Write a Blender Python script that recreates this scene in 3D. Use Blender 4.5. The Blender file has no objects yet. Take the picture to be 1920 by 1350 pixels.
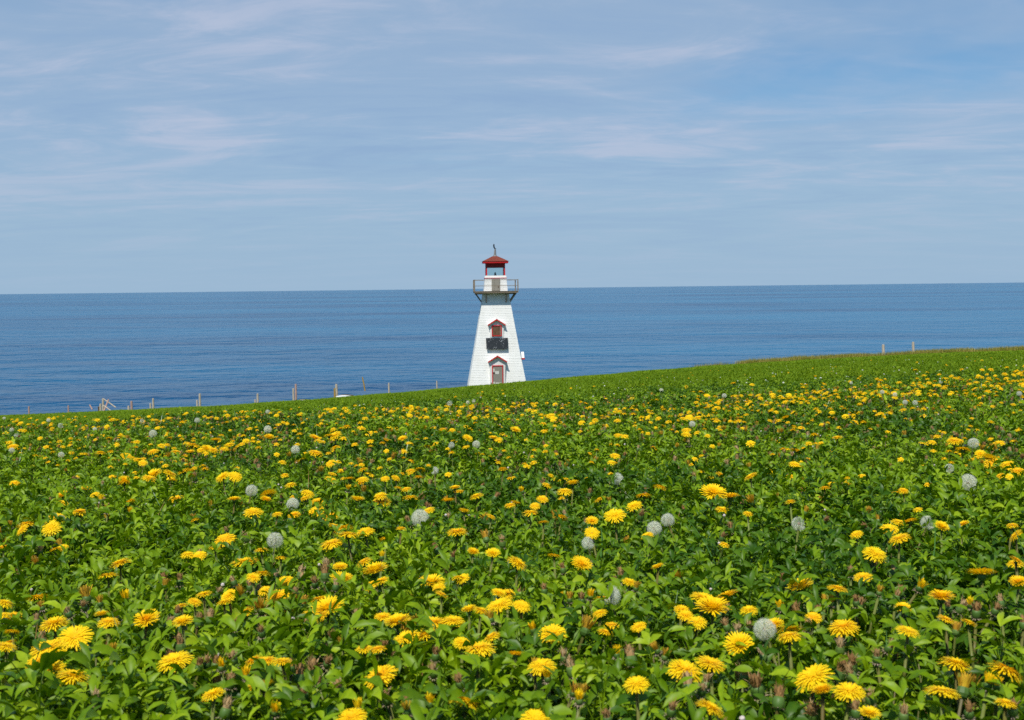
import bpy, math, random
import numpy as np
from mathutils import Vector, Matrix, Euler

R = math.radians
random.seed(7)
rng = np.random.default_rng(11)
scene = bpy.context.scene
C = scene.collection

# ------------------------------------------------------------------ camera
FPX = 2059.0                       # focal length in pixels of the 1920 px wide photograph
PITCH = math.atan(136 / FPX)
ROLL = R(0.656)
fwd = Vector((0, math.cos(PITCH), -math.sin(PITCH)))
up0 = Vector((0, math.sin(PITCH), math.cos(PITCH)))
rt0 = Vector((1, 0, 0))
rt = rt0 * math.cos(ROLL) - up0 * math.sin(ROLL)
up = up0 * math.cos(ROLL) + rt0 * math.sin(ROLL)
cam_d = bpy.data.cameras.new('camera')
cam = bpy.data.objects.new('camera', cam_d)
C.objects.link(cam)
cam.matrix_world = Matrix(((rt.x, up.x, -fwd.x, 0), (rt.y, up.y, -fwd.y, 0), (rt.z, up.z, -fwd.z, 0), (0, 0, 0, 1)))
cam_d.sensor_width = 36
cam_d.lens = 36 * FPX / 1920
cam_d.clip_start = 0.05
cam_d.clip_end = 90000
cam_d.dof.use_dof = True
cam_d.dof.focus_distance = 4.5
cam_d.dof.aperture_fstop = 18
scene.camera = cam

OFF_A, OFF_B = 7.7, 2.2
# ------------------------------------------------------------------ sky, sun, exposure
SUN_EL, SUN_AZ = R(58), R(200)     # azimuth measured clockwise from +Y (the view direction): behind the camera, a little left
world = bpy.data.worlds.new('World')
scene.world = world
world.use_nodes = True
nt = world.node_tree
nt.nodes.clear()


def N(tree, kind, **kw):
    n = tree.nodes.new(kind)
    for k, v in kw.items():
        if k.startswith('i_'):
            n.inputs[k[2:].replace('_', ' ')].default_value = v
        else:
            setattr(n, k, v)
    return n


def L(tree, a, b):
    tree.links.new(a, b)


def ramp(tree, src, stops, interp='LINEAR'):
    r = N(tree, 'ShaderNodeValToRGB')
    r.color_ramp.interpolation = interp
    el = r.color_ramp.elements
    while len(el) < len(stops):
        el.new(0.5)
    for e, (p, c) in zip(el, stops):
        e.position = p
        e.color = c if len(c) == 4 else (*c, 1)
    L(tree, src, r.inputs[0])
    return r


def math_n(tree, op, a, b=None, clamp=False):
    m = N(tree, 'ShaderNodeMath', operation=op, use_clamp=clamp)
    for i, v in enumerate((a, b)):
        if v is None:
            continue
        if isinstance(v, (int, float)):
            m.inputs[i].default_value = v
        else:
            L(tree, v, m.inputs[i])
    return m.outputs[0]


def mixc(tree, fac, a, b, blend='MIX'):
    m = N(tree, 'ShaderNodeMix', data_type='RGBA', blend_type=blend)
    for i, v in ((0, fac), (6, a), (7, b)):
        if isinstance(v, (int, float)):
            m.inputs[i].default_value = v
        elif isinstance(v, tuple):
            m.inputs[i].default_value = v if len(v) == 4 else (*v, 1)
        else:
            L(tree, v, m.inputs[i])
    return m.outputs[2]


sky = N(nt, 'ShaderNodeTexSky', sky_type='NISHITA')
sky.sun_disc = False
sky.sun_elevation = SUN_EL
sky.sun_rotation = SUN_AZ
sky.air_density = 1.0
sky.dust_density = 0.3
sky.ozone_density = 3.0
sky.altitude = 0
tc = N(nt, 'ShaderNodeTexCoord')
sep = N(nt, 'ShaderNodeSeparateXYZ')
L(nt, tc.outputs['Generated'], sep.inputs[0])
zc_ = math_n(nt, 'MAXIMUM', sep.outputs[2], 0.0)
den = math_n(nt, 'ADD', zc_, 0.085)
comb = N(nt, 'ShaderNodeCombineXYZ')
L(nt, math_n(nt, 'DIVIDE', sep.outputs[0], den), comb.inputs[0])
L(nt, math_n(nt, 'DIVIDE', sep.outputs[1], den), comb.inputs[1])


def cloud_noise(scale, sx, sy, off, detail=7, rough=0.55, dist=0.6):
    mp = N(nt, 'ShaderNodeMapping')
    mp.inputs['Scale'].default_value = (sx, sy, 1)
    mp.inputs['Location'].default_value = (off, off * 0.7, off * 0.3)
    mp.inputs['Rotation'].default_value = (0, 0, R(4))
    L(nt, comb.outputs[0], mp.inputs[0])
    n = N(nt, 'ShaderNodeTexNoise', i_Scale=scale, i_Detail=detail, i_Roughness=rough, i_Distortion=dist)
    L(nt, mp.outputs[0], n.inputs['Vector'])
    return n.outputs[0]


c_big = cloud_noise(0.42, 0.50, 1.0, OFF_A, detail=6, rough=0.55, dist=0.5)
c_str = cloud_noise(0.80, 0.56, 1.10, OFF_B, detail=8, rough=0.56, dist=1.5)
c_fine = cloud_noise(2.6, 0.60, 1.05, 4.4, detail=10, rough=0.66, dist=1.4)
bank = math_n(nt, 'MAXIMUM', math_n(nt, 'MULTIPLY', math_n(nt, 'SUBTRACT', 0.213, sep.outputs[2]), 1.9), -0.07)      # the bank closes up with distance
veil = ramp(nt, math_n(nt, 'ADD', c_big, bank), [(0.40, (0, 0, 0)), (0.60, (1, 1, 1))], 'EASE').outputs[0]
mix_s = math_n(nt, 'ADD', math_n(nt, 'MULTIPLY', c_str, 0.64), math_n(nt, 'MULTIPLY', c_fine, 0.36))
streak = ramp(nt, mix_s, [(0.47, (0, 0, 0)), (0.64, (1, 1, 1))], 'EASE').outputs[0]
dark = ramp(nt, mix_s, [(0.36, (1, 1, 1)), (0.50, (0, 0, 0))], 'EASE').outputs[0]
SKY_STR = 0.1
# clouds are lit by the same sun: pale mauve grey veils with brighter streaks
clear = mixc(nt, 1.0, sky.outputs[0], (0.46, 0.86, 1.06), 'MULTIPLY')
v1 = mixc(nt, math_n(nt, 'MULTIPLY', veil, 0.80), clear, (3.55, 4.75, 6.45))
v2 = mixc(nt, math_n(nt, 'MULTIPLY', math_n(nt, 'MULTIPLY', dark, veil), 0.55), v1, (2.55, 4.0, 6.25))
v3 = mixc(nt, math_n(nt, 'MULTIPLY', math_n(nt, 'MULTIPLY', streak, math_n(nt, 'MULTIPLY', veil, veil)), 0.62), v2, (5.3, 5.75, 7.2))
# the air near the horizon is pale and even
hz = ramp(nt, sep.outputs[2], [(0.0, (1, 1, 1)), (0.15, (0, 0, 0))], 'EASE').outputs[0]
v4 = mixc(nt, math_n(nt, 'MULTIPLY', hz, 0.90), v3, (3.35, 4.85, 6.5))
bg = N(nt, 'ShaderNodeBackground', i_Strength=SKY_STR)
L(nt, v4, bg.inputs[0])
wo = N(nt, 'ShaderNodeOutputWorld')
L(nt, bg.outputs[0], wo.inputs[0])

sun_d = bpy.data.lights.new('sun', 'SUN')
sun_d.energy = 4.3
sun_d.angle = R(0.53)
sun_d.color = (1.0, 0.955, 0.87)
sun = bpy.data.objects.new('sun', sun_d)
C.objects.link(sun)
to_sun = Vector((math.sin(SUN_AZ) * math.cos(SUN_EL), math.cos(SUN_AZ) * math.cos(SUN_EL), math.sin(SUN_EL)))
sun.rotation_euler = to_sun.to_track_quat('Z', 'Y').to_euler()
sun.location = to_sun * 50

vs = scene.view_settings
vs.view_transform = 'Standard'
vs.look = 'None'
vs.exposure = 0.0
vs.gamma = 1.0
vs.use_curve_mapping = False
scene.cycles.max_bounces = 6
scene.cycles.diffuse_bounces = 3
scene.cycles.transparent_max_bounces = 8
scene.cycles.use_denoising = False

# ------------------------------------------------------------------ terrain maths
FIELD_EDGE = 112.0


def sp(x, w):
    x = np.asarray(x, float) / w
    return w * np.where(x > 30, x, np.log1p(np.exp(np.minimum(x, 30))))


def canopy(X, Y):
    """height of the top of the low leaves (camera at 0)"""
    X = np.asarray(X, float)
    Y = np.asarray(Y, float)
    near = 0.415 + 0.046 * Y - 0.023 * X
    u = X / np.maximum(Y, 1.0)
    fade = np.clip((Y - 9) / 20, 0, 1)
    far = 0.10 + 0.0870 * Y - 0.052 * X - 0.004 * Y * np.sin(6.6 * np.clip(u, -0.6, 0.6)) * fade
    d = near + sp(far - near, 0.06)
    b = 0.010 * np.sin(2.1 * X + 1.3) * np.sin(1.7 * Y + 0.4) + 0.008 * np.sin(4.3 * X - 2.2 * Y) + 0.006 * np.sin(6.1 * Y + 3.3 * X + 2)
    b2 = 0.05 * np.sin(0.31 * X + 0.5) * np.sin(0.13 * Y) + 0.05 * np.sin(0.83 * X + 0.2 * Y) + 0.03 * np.sin(1.9 * X)
    return -d + b * np.clip(Y / 2, 0.5, 1) + b2 * np.clip((Y - 30) / 60, 0, 1)


def edge_y(X):
    X = np.asarray(X, float)
    return FIELD_EDGE + 1.6 * np.sin(X * 0.21) + 1.0 * np.sin(X * 0.57 + 1) - 0.02 * X


PLANT_H = 0.11


def ground(X, Y):
    z = canopy(X, Y) - PLANT_H
    e = edge_y(X) - Y                     # distance to the brink
    t = np.clip(2.0 - e, 0, None)
    return z - 0.12 * t * t


def ray(px, py):
    return (fwd + rt * ((px - 960) / FPX) + up * ((675 - py) / FPX))


def hit(px, py, lift=0.0, far=150):
    """point on the canopy (lifted) seen at that place of the photograph"""
    d = ray(px, py)
    t0 = t = 0.4
    while t < far:
        p = d * t
        if p.z < float(canopy(p.x, p.y)) + lift:
            a, b = t0, t
            for _ in range(24):
                m = (a + b) / 2
                q = d * m
                if q.z < float(canopy(q.x, q.y)) + lift:
                    b = m
                else:
                    a = m
            return d * b
        t0 = t
        t *= 1.03
    return None


def to_px(p):
    c = Vector(p)
    z = c.dot(fwd)
    return 960 + FPX * c.dot(rt) / z, 675 - FPX * c.dot(up) / z


# ------------------------------------------------------------------ materials
def material(name, color, rough=0.6, spec=0.4, metallic=0.0):
    m = bpy.data.materials.new(name)
    m.use_nodes = True
    b = m.node_tree.nodes['Principled BSDF']
    b.inputs['Base Color'].default_value = (*color, 1)
    b.inputs['Roughness'].default_value = rough
    b.inputs['Specular IOR Level'].default_value = spec
    b.inputs['Metallic'].default_value = metallic
    return m


def noisy(name, c1, c2, scale, rough=0.6, spec=0.4, bump=0.0, stretch=(1, 1, 1), detail=5, lo=0.35, hi=0.65):
    m = material(name, c1, rough, spec)
    t = m.node_tree
    b = t.nodes['Principled BSDF']
    co = N(t, 'ShaderNodeTexCoord')
    mp = N(t, 'ShaderNodeMapping')
    mp.inputs['Scale'].default_value = stretch
    L(t, co.outputs['Object'], mp.inputs[0])
    n = N(t, 'ShaderNodeTexNoise', i_Scale=scale, i_Detail=detail)
    L(t, mp.outputs[0], n.inputs['Vector'])
    r = ramp(t, n.outputs[0], [(lo, c1), (hi, c2)])
    L(t, r.outputs[0], b.inputs['Base Color'])
    if bump:
        bp = N(t, 'ShaderNodeBump', i_Strength=bump, i_Distance=0.02)
        L(t, n.outputs[0], bp.inputs['Height'])
        L(t, bp.outputs[0], b.inputs['Normal'])
    return m


def leafy(name, stops, trans=0.24, rough=0.45, spec=0.24, mottle=160.0):
    """leaf tissue: colour differs from plant to plant and leaf to leaf, some light passes through"""
    m = bpy.data.materials.new(name)
    m.use_nodes = True
    t = m.node_tree
    t.nodes.clear()
    oi = N(t, 'ShaderNodeObjectInfo')
    at = N(t, 'ShaderNodeAttribute', attribute_name='tint')
    f = math_n(t, 'ADD', math_n(t, 'MULTIPLY', oi.outputs['Random'], 0.45), math_n(t, 'MULTIPLY', at.outputs['Fac'], 0.55))
    co = N(t, 'ShaderNodeTexCoord')
    nz = N(t, 'ShaderNodeTexNoise', i_Scale=mottle, i_Detail=2.0)
    L(t, co.outputs['Object'], nz.inputs['Vector'])
    f = math_n(t, 'ADD', f, math_n(t, 'MULTIPLY', math_n(t, 'SUBTRACT', nz.outputs[0], 0.5), 0.45))
    col = ramp(t, f, stops).outputs[0]
    p = N(t, 'ShaderNodeBsdfPrincipled')
    p.inputs['Roughness'].default_value = rough
    p.inputs['Specular IOR Level'].default_value = spec
    L(t, col, p.inputs['Base Color'])
    tr = N(t, 'ShaderNodeBsdfTranslucent')
    L(t, mixc(t, 1.0, col, (1.2, 1.2, 0.5), 'MULTIPLY'), tr.inputs[0])
    mx = N(t, 'ShaderNodeMixShader')
    mx.inputs[0].default_value = trans
    L(t, p.outputs[0], mx.inputs[1])
    L(t, tr.outputs[0], mx.inputs[2])
    o = N(t, 'ShaderNodeOutputMaterial')
    L(t, mx.outputs[0], o.inputs[0])
    return m


M = {}
M['leaf'] = leafy('leaf_green', [(0.0, (0.052, 0.118, 0.001)), (0.3, (0.112, 0.212, 0.0012)), (0.65, (0.205, 0.325, 0.002)), (1.0, (0.370, 0.480, 0.012))])
M['turf'] = leafy('turf_green', [(0.0, (0.080, 0.170, 0.001)), (0.5, (0.145, 0.245, 0.002)), (1.0, (0.230, 0.320, 0.008))], trans=0.3, rough=0.6, spec=0.2)
M['straw'] = leafy('straw_grass', [(0.0, (0.13, 0.19, 0.01)), (0.4, (0.30, 0.28, 0.04)), (1.0, (0.52, 0.40, 0.13))], trans=0.3, rough=0.6, spec=0.2)
M['blade'] = leafy('grass_blade', [(0.0, (0.05, 0.16, 0.015)), (0.6, (0.12, 0.26, 0.05)), (1.0, (0.30, 0.38, 0.18))], trans=0.3, rough=0.35, spec=0.5)
M['petal'] = leafy('dandelion_petal', [(0.0, (0.96, 0.70, 0.008)), (0.5, (0.96, 0.645, 0.007)), (0.8, (0.94, 0.55, 0.006)), (1.0, (0.92, 0.47, 0.005))], trans=0.22, rough=0.6, spec=0.15)
M['faded'] = leafy('faded_petal', [(0.0, (0.62, 0.42, 0.02)), (0.6, (0.62, 0.36, 0.04)), (1.0, (0.45, 0.24, 0.06))], trans=0.2, rough=0.7, spec=0.1)
M['wither'] = leafy('withered_tuft', [(0.0, (0.16, 0.075, 0.03)), (0.35, (0.36, 0.20, 0.07)), (0.7, (0.50, 0.35, 0.17)), (1.0, (0.64, 0.52, 0.36))], trans=0.15, rough=0.8, spec=0.1)
M['bract'] = leafy('bract', [(0.0, (0.16, 0.20, 0.05)), (0.5, (0.34, 0.26, 0.16)), (1.0, (0.48, 0.37, 0.30))], trans=0.15, rough=0.7, spec=0.2)
M['calyx'] = leafy('calyx_green', [(0.0, (0.035, 0.085, 0.015)), (0.6, (0.085, 0.17, 0.025)), (1.0, (0.16, 0.24, 0.05))], trans=0.1, rough=0.5, spec=0.4)
M['stem'] = leafy('stem', [(0.0, (0.11, 0.045, 0.02)), (0.5, (0.15, 0.16, 0.03)), (1.0, (0.20, 0.27, 0.06))], trans=0.1, rough=0.45, spec=0.4)
M['seed'] = leafy('seed_fluff', [(0.0, (0.74, 0.74, 0.74)), (1.0, (0.86, 0.86, 0.86))], trans=0.4, rough=0.7, spec=0.2)
M['core'] = material('seed_core', (0.30, 0.22, 0.15), 0.8)
M['pinkwhite'] = leafy('clover_bud', [(0.0, (0.55, 0.42, 0.36)), (1.0, (0.78, 0.72, 0.66))], trans=0.1, rough=0.7, spec=0.2)

# the soil and thatch below the leaves
m = noisy('field_ground', (0.030, 0.045, 0.006), (0.06, 0.10, 0.008), 1.3, rough=0.95, spec=0.05)
M['ground'] = m

# ------------------------------------------------------------------ mesh helpers
class MB:
    """collects vertices, faces, a tint per vertex and material slots"""
    def __init__(s):
        s.v, s.f, s.t, s.m = [], [], [], []

    def add(s, verts, faces, tint=0.5, mi=0):
        o = len(s.v)
        s.v += [tuple(p) for p in verts]
        s.t += list(tint) if isinstance(tint, (list, tuple)) else [tint] * len(verts)
        s.f += [tuple(i + o for i in f) for f in faces]
        s.m += [mi] * len(faces)

    def box(s, x0, x1, y0, y1, z0, z1, mi=0):
        s.add([(x0, y0, z0), (x1, y0, z0), (x1, y1, z0), (x0, y1, z0), (x0, y0, z1), (x1, y0, z1), (x1, y1, z1), (x0, y1, z1)],
              [(3, 2, 1, 0), (4, 5, 6, 7), (0, 1, 5, 4), (1, 2, 6, 5), (2, 3, 7, 6), (3, 0, 4, 7)], mi=mi)

    def hexa(s, bottom, top, mi=0):
        s.add(list(bottom) + list(top), [(3, 2, 1, 0), (4, 5, 6, 7), (0, 1, 5, 4), (1, 2, 6, 5), (2, 3, 7, 6), (3, 0, 4, 7)], mi=mi)

    def bar(s, a, b, w, h, mi=0, upv=(0, 0, 1)):
        a, b = Vector(a), Vector(b)
        d = (b - a).normalized()
        x = d.cross(Vector(upv))
        if x.length < 1e-4:
            x = d.cross(Vector((1, 0, 0)))
        x.normalize()
        y = x.cross(d)
        q = [x * (sx * w / 2) + y * (sy * h / 2) for sx, sy in ((-1, -1), (1, -1), (1, 1), (-1, 1))]
        s.hexa([a + k for k in q], [b + k for k in q], mi)

    def tube(s, pts, radii, n=6, tint=0.5, mi=0, cap=True):
        o = len(s.v)
        pts = [Vector(p) for p in pts]
        vs_, ts = [], []
        for i, p in enumerate(pts):
            d = (pts[min(i + 1, len(pts) - 1)] - pts[max(i - 1, 0)]).normalized()
            x = d.cross(Vector((0.03, 1, 0.02))).normalized()
            y = x.cross(d)
            for k in range(n):
                a = 2 * math.pi * k / n
                vs_.append(p + (x * math.cos(a) + y * math.sin(a)) * radii[i])
                ts.append(tint[i] if isinstance(tint, (list, tuple)) else tint)
        fs = []
        for i in range(len(pts) - 1):
            for k in range(n):
                k2 = (k + 1) % n
                fs.append((i * n + k, i * n + k2, (i + 1) * n + k2, (i + 1) * n + k))
        if cap:
            fs.append(tuple(range(n))[::-1])
            fs.append(tuple((len(pts) - 1) * n + k for k in range(n)))
        s.add(vs_, fs, ts, mi)

    def mesh(s, name, mats, smooth=False):
        me = bpy.data.meshes.new(name)
        me.from_pydata(s.v, [], s.f)
        for m_ in (mats if isinstance(mats, (list, tuple)) else [mats]):
            me.materials.append(m_)
        if any(s.m):
            me.polygons.foreach_set('material_index', s.m)
        at = me.attributes.new('tint', 'FLOAT', 'POINT')
        at.data.foreach_set('value', s.t)
        if smooth:
            me.polygons.foreach_set('use_smooth', [True] * len(me.polygons))
        me.update()
        return me

    def obj(s, name, mats, parent=None, smooth=False):
        o = bpy.data.objects.new(name, s.mesh(name, mats, smooth))
        C.objects.link(o)
        o.parent = parent
        return o


def put(name, me, parent=None, loc=(0, 0, 0), rot=(0, 0, 0), scale=(1, 1, 1)):
    o = bpy.data.objects.new(name, me)
    C.objects.link(o)
    o.parent = parent
    o.location = loc
    o.rotation_euler = rot
    o.scale = scale
    return o


def thing(name, label, cat, loc=(0, 0, 0), rot=(0, 0, 0), group=None, scale=1.0):
    o = bpy.data.objects.new(name, None)
    o.empty_display_size = 0.05
    C.objects.link(o)
    o.location = loc
    o.rotation_euler = rot
    o.scale = (scale,) * 3
    return tag(o, label, cat, group)


def tag(o, label=None, cat=None, group=None, kind=None):
    if label:
        o['label'] = label
    if cat:
        o['category'] = cat
    if group:
        o['group'] = group
    if kind:
        o['kind'] = kind
    return o


# ------------------------------------------------------------------ the field's ground, one sheet that ends in a cliff
def build_ground():
    us = np.linspace(-1.15, 1.15, 121)
    ys = np.concatenate([np.linspace(-5, 0, 8)[:-1], np.geomspace(1, 119, 150) - 1.0])
    verts, nu = [], len(us)
    rows = []
    for y in ys:
        rows.append((us * (y + 7), np.full(nu, y)))
    P = []
    for X, Y in rows:
        e = edge_y(X)
        Yc = np.minimum(Y, e)
        P.append(np.stack([X, Yc, ground(X, Yc)], 1))
    X, Y = rows[-1]
    e = edge_y(X)
    for k, (dy, zz) in enumerate(((0.5, -18), (1.5, -22), (2.0, -27), (4.0, -36))):
        P.append(np.stack([X, e + dy + 0.8 * np.sin(X * 0.9 + k), np.full(nu, zz, float)], 1))
    V = np.concatenate(P)
    F = []
    for i in range(len(P) - 1):
        for j in range(nu - 1):
            a = i * nu + j
            F.append((a, a + 1, a + nu + 1, a + nu))
    me = bpy.data.meshes.new('field_ground')
    me.from_pydata(V.tolist(), [], F)
    me.materials.append(M['ground'])
    me.materials.append(noisy('red_cliff', (0.20, 0.075, 0.04), (0.30, 0.12, 0.07), 0.4, 0.9, 0.1, bump=0.5, stretch=(1, 1, 4)))
    mi = [0] * len(me.polygons)
    for i in range(len(P) - 5, len(P) - 1):
        for j in range(nu - 1):
            mi[i * (nu - 1) + j] = 1
    me.polygons.foreach_set('material_index', mi)
    me.polygons.foreach_set('use_smooth', [True] * len(me.polygons))
    o = put('field_ground', me)
    tag(o, 'green field sloping down to the cliff edge', 'field', kind='structure')


build_ground()


# ------------------------------------------------------------------ sea
def build_sea():
    m = bpy.data.materials.new('sea_water')
    m.use_nodes = True
    t = m.node_tree
    p = t.nodes['Principled BSDF']
    co = N(t, 'ShaderNodeTexCoord')

    def nz(scale, st, detail=4, rough=0.6, rot=0):
        mp = N(t, 'ShaderNodeMapping')
        mp.inputs['Scale'].default_value = st
        mp.inputs['Rotation'].default_value = (0, 0, rot)
        L(t, co.outputs['Object'], mp.inputs[0])
        n = N(t, 'ShaderNodeTexNoise', i_Scale=scale, i_Detail=detail, i_Roughness=rough)
        L(t, mp.outputs[0], n.inputs['Vector'])
        return n.outputs[0]
    w1 = nz(0.16, (0.8, 1, 1), 3, 0.55, R(15))
    w2 = nz(0.035, (0.65, 1, 1), 3, 0.55, R(-14))
    w3 = nz(0.008, (0.35, 1, 1), 3, 0.55, R(4))
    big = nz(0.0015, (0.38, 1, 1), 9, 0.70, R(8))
    h = math_n(t, 'ADD', math_n(t, 'ADD', math_n(t, 'MULTIPLY', w1, 2.4), math_n(t, 'MULTIPLY', w2, 8.5)), math_n(t, 'MULTIPLY', w3, 9.0))
    bp = N(t, 'ShaderNodeBump', i_Strength=1.0, i_Distance=1.0)
    L(t, h, bp.inputs['Height'])
    L(t, bp.outputs[0], p.inputs['Normal'])
    # wide blue patches, with the ripples' light and dark painted into the colour
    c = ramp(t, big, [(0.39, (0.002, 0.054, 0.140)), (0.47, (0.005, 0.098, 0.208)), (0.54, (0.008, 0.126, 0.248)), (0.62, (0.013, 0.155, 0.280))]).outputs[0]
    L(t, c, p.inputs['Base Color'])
    p.inputs['Roughness'].default_value = 0.22
    p.inputs['Specular IOR Level'].default_value = 0.12
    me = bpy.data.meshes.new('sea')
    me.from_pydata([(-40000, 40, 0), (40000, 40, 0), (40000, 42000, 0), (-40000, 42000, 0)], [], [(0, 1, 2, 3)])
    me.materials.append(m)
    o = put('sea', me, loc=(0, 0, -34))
    tag(o, 'wide blue sea with small wind ripples reaching the horizon', 'sea', kind='structure')


build_sea()

# ------------------------------------------------------------------ lighthouse
M['white'] = noisy('white_paint', (0.85, 0.84, 0.80), (0.79, 0.775, 0.72), 1.1, rough=0.55, spec=0.3, stretch=(1, 1, 0.5))
M['red'] = noisy('red_paint', (0.62, 0.018, 0.02), (0.55, 0.012, 0.015), 6, rough=0.45, spec=0.4)
M['dark_red'] = noisy('dark_red_boards', (0.26, 0.02, 0.015), (0.20, 0.012, 0.012), 8, rough=0.6, spec=0.3)
M['roofing'] = noisy('red_brown_shingles', (0.24, 0.06, 0.038), (0.18, 0.045, 0.03), 9, rough=0.85, spec=0.15, bump=0.4)
M['grey_wood'] = noisy('weathered_wood', (0.30, 0.235, 0.165), (0.20, 0.155, 0.11), 7, rough=0.8, spec=0.2, stretch=(1, 1, 3))
M['door_grey'] = noisy('grey_door_paint', (0.30, 0.275, 0.225), (0.26, 0.24, 0.195), 3, rough=0.6, spec=0.3)
M['paper'] = noisy('paper_notice', (0.72, 0.70, 0.64), (0.62, 0.58, 0.50), 14, rough=0.7, spec=0.2)
M['black'] = material('black_metal', (0.02, 0.02, 0.022), 0.4, 0.5)
M['vent'] = noisy('weathered_vent_metal', (0.26, 0.25, 0.23), (0.18, 0.18, 0.17), 9, rough=0.6, spec=0.4)
M['boarded'] = noisy('brown_boarded_pane', (0.135, 0.065, 0.035), (0.20, 0.11, 0.065), 5, rough=0.35, spec=0.5, stretch=(3, 1, 0.6))


def panel_material():
    m = material('solar_cells', (0.02, 0.025, 0.03), 0.55, 0.12)
    t = m.node_tree
    b = t.nodes['Principled BSDF']
    co = N(t, 'ShaderNodeTexCoord')
    n = N(t, 'ShaderNodeTexNoise', i_Scale=11.0, i_Detail=3.0)
    L(t, co.outputs['Object'], n.inputs['Vector'])
    v = N(t, 'ShaderNodeTexNoise', i_Scale=3.0, i_Detail=2.0)
    L(t, co.outputs['Object'], v.inputs['Vector'])
    f = math_n(t, 'MULTIPLY', ramp(t, n.outputs[0], [(0.60, (0, 0, 0)), (0.68, (1, 1, 1))]).outputs[0],
               ramp(t, v.outputs[0], [(0.42, (0, 0, 0)), (0.6, (1, 1, 1))]).outputs[0])
    L(t, mixc(t, f, (0.018, 0.023, 0.028), (0.42, 0.44, 0.45)), b.inputs['Base Color'])
    return m


def glass_material():
    m = bpy.data.materials.new('lantern_glass')
    m.use_nodes = True
    t = m.node_tree
    t.nodes.clear()
    tr = N(t, 'ShaderNodeBsdfTransparent')
    tr.inputs[0].default_value = (0.90, 0.955, 0.95, 1)
    gl = N(t, 'ShaderNodeBsdfGlossy')
    gl.inputs['Roughness'].default_value = 0.03
    fr = N(t, 'ShaderNodeFresnel', i_IOR=1.45)
    mx = N(t, 'ShaderNodeMixShader')
    L(t, fr.outputs[0], mx.inputs[0])
    L(t, tr.outputs[0], mx.inputs[1])
    L(t, gl.outputs[0], mx.inputs[2])
    o = N(t, 'ShaderNodeOutputMaterial')
    L(t, mx.outputs[0], o.inputs[0])
    return m


M['solar'] = panel_material()
M['glass'] = glass_material()


def rot4(k, p):
    x, y, z = p
    for _ in range(k % 4):
        x, y = -y, x
    return (x, y, z)


def hw(z):
    return float(np.interp(z, [-1, 0, 3.4, 6.83, 7.95, 8.0, 9.2], [2.62, 2.47, 1.85, 1.27, 1.09, 1.02, 0.92]))


def frustum(mb, z0, h0, z1, h1, mi=0, caps=True):
    b = [(-h0, -h0, z0), (h0, -h0, z0), (h0, h0, z0), (-h0, h0, z0)]
    t = [(-h1, -h1, z1), (h1, -h1, z1), (h1, h1, z1), (-h1, h1, z1)]
    fs = [(0, 1, 5, 4), (1, 2, 6, 5), (2, 3, 7, 6), (3, 0, 4, 7)]
    if caps:
        fs += [(3, 2, 1, 0), (4, 5, 6, 7)]
    mb.add(b + t, fs, mi=mi)


def hood(parent, k, half, z_e, z_a, y_f, y_b, body_half, z_bot, eave=False):
    """gabled projecting box on face k (0 front, 1 right ...): cheeks, roof slabs and red fascia boards"""
    y_body = y_f + 0.22
    mb = MB()
    zb = z_e + (z_a - z_e) * (1 - body_half / half) - 0.04
    prof = [(-body_half, z_bot), (body_half, z_bot), (body_half, zb), (0, z_a - 0.05), (-body_half, zb)]
    vs_ = [rot4(k, (x, y_body, z)) for x, z in prof] + [rot4(k, (x, y_b, z)) for x, z in prof]
    mb.add(vs_, [(0, 1, 2, 3, 4), (9, 8, 7, 6, 5)] + [(i, i + 5, (i + 1) % 5 + 5, (i + 1) % 5) for i in range(5)])
    mb.obj('hood_body', M['white'], parent)
    roof_p = None
    for s in (-1, 1):
        mb = MB()
        q = [(0, z_a), (s * half, z_e), (s * half, z_e + 0.05), (0, z_a + 0.055)]
        if s < 0:
            q = [q[0], q[3], q[2], q[1]]
        vs_ = [rot4(k, (x, y_f + 0.03, z)) for x, z in q] + [rot4(k, (x, y_b, z)) for x, z in q]
        mb.add(vs_, [(0, 1, 2, 3), (7, 6, 5, 4), (0, 4, 5, 1), (1, 5, 6, 2), (2, 6, 7, 3), (3, 7, 4, 0)])
        rp = mb.obj('hood_roof', M['white'], parent)
        mb = MB()
        if eave:                       # this one has its red board along the eave instead
            mb.bar(rot4(k, (s * (half + 0.03), y_f, z_e - 0.01)), rot4(k, (s * (half + 0.03), y_b + 0.5, z_e - 0.01)), 0.05, 0.14)
            mb.obj('fascia', M['red'], rp)
            continue
        q = [(0, z_a - 0.035), (s * (half + 0.02), z_e - 0.055), (s * (half + 0.02), z_e + 0.06), (0, z_a + 0.09)]
        vs_ = [rot4(k, (x, y_f, z)) for x, z in q] + [rot4(k, (x, y_f + 0.035, z)) for x, z in q]
        mb.add(vs_, [(0, 1, 2, 3), (7, 6, 5, 4), (0, 4, 5, 1), (1, 5, 6, 2), (2, 6, 7, 3), (3, 7, 4, 0)])
        mb.obj('fascia', M['red'], rp)


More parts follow.
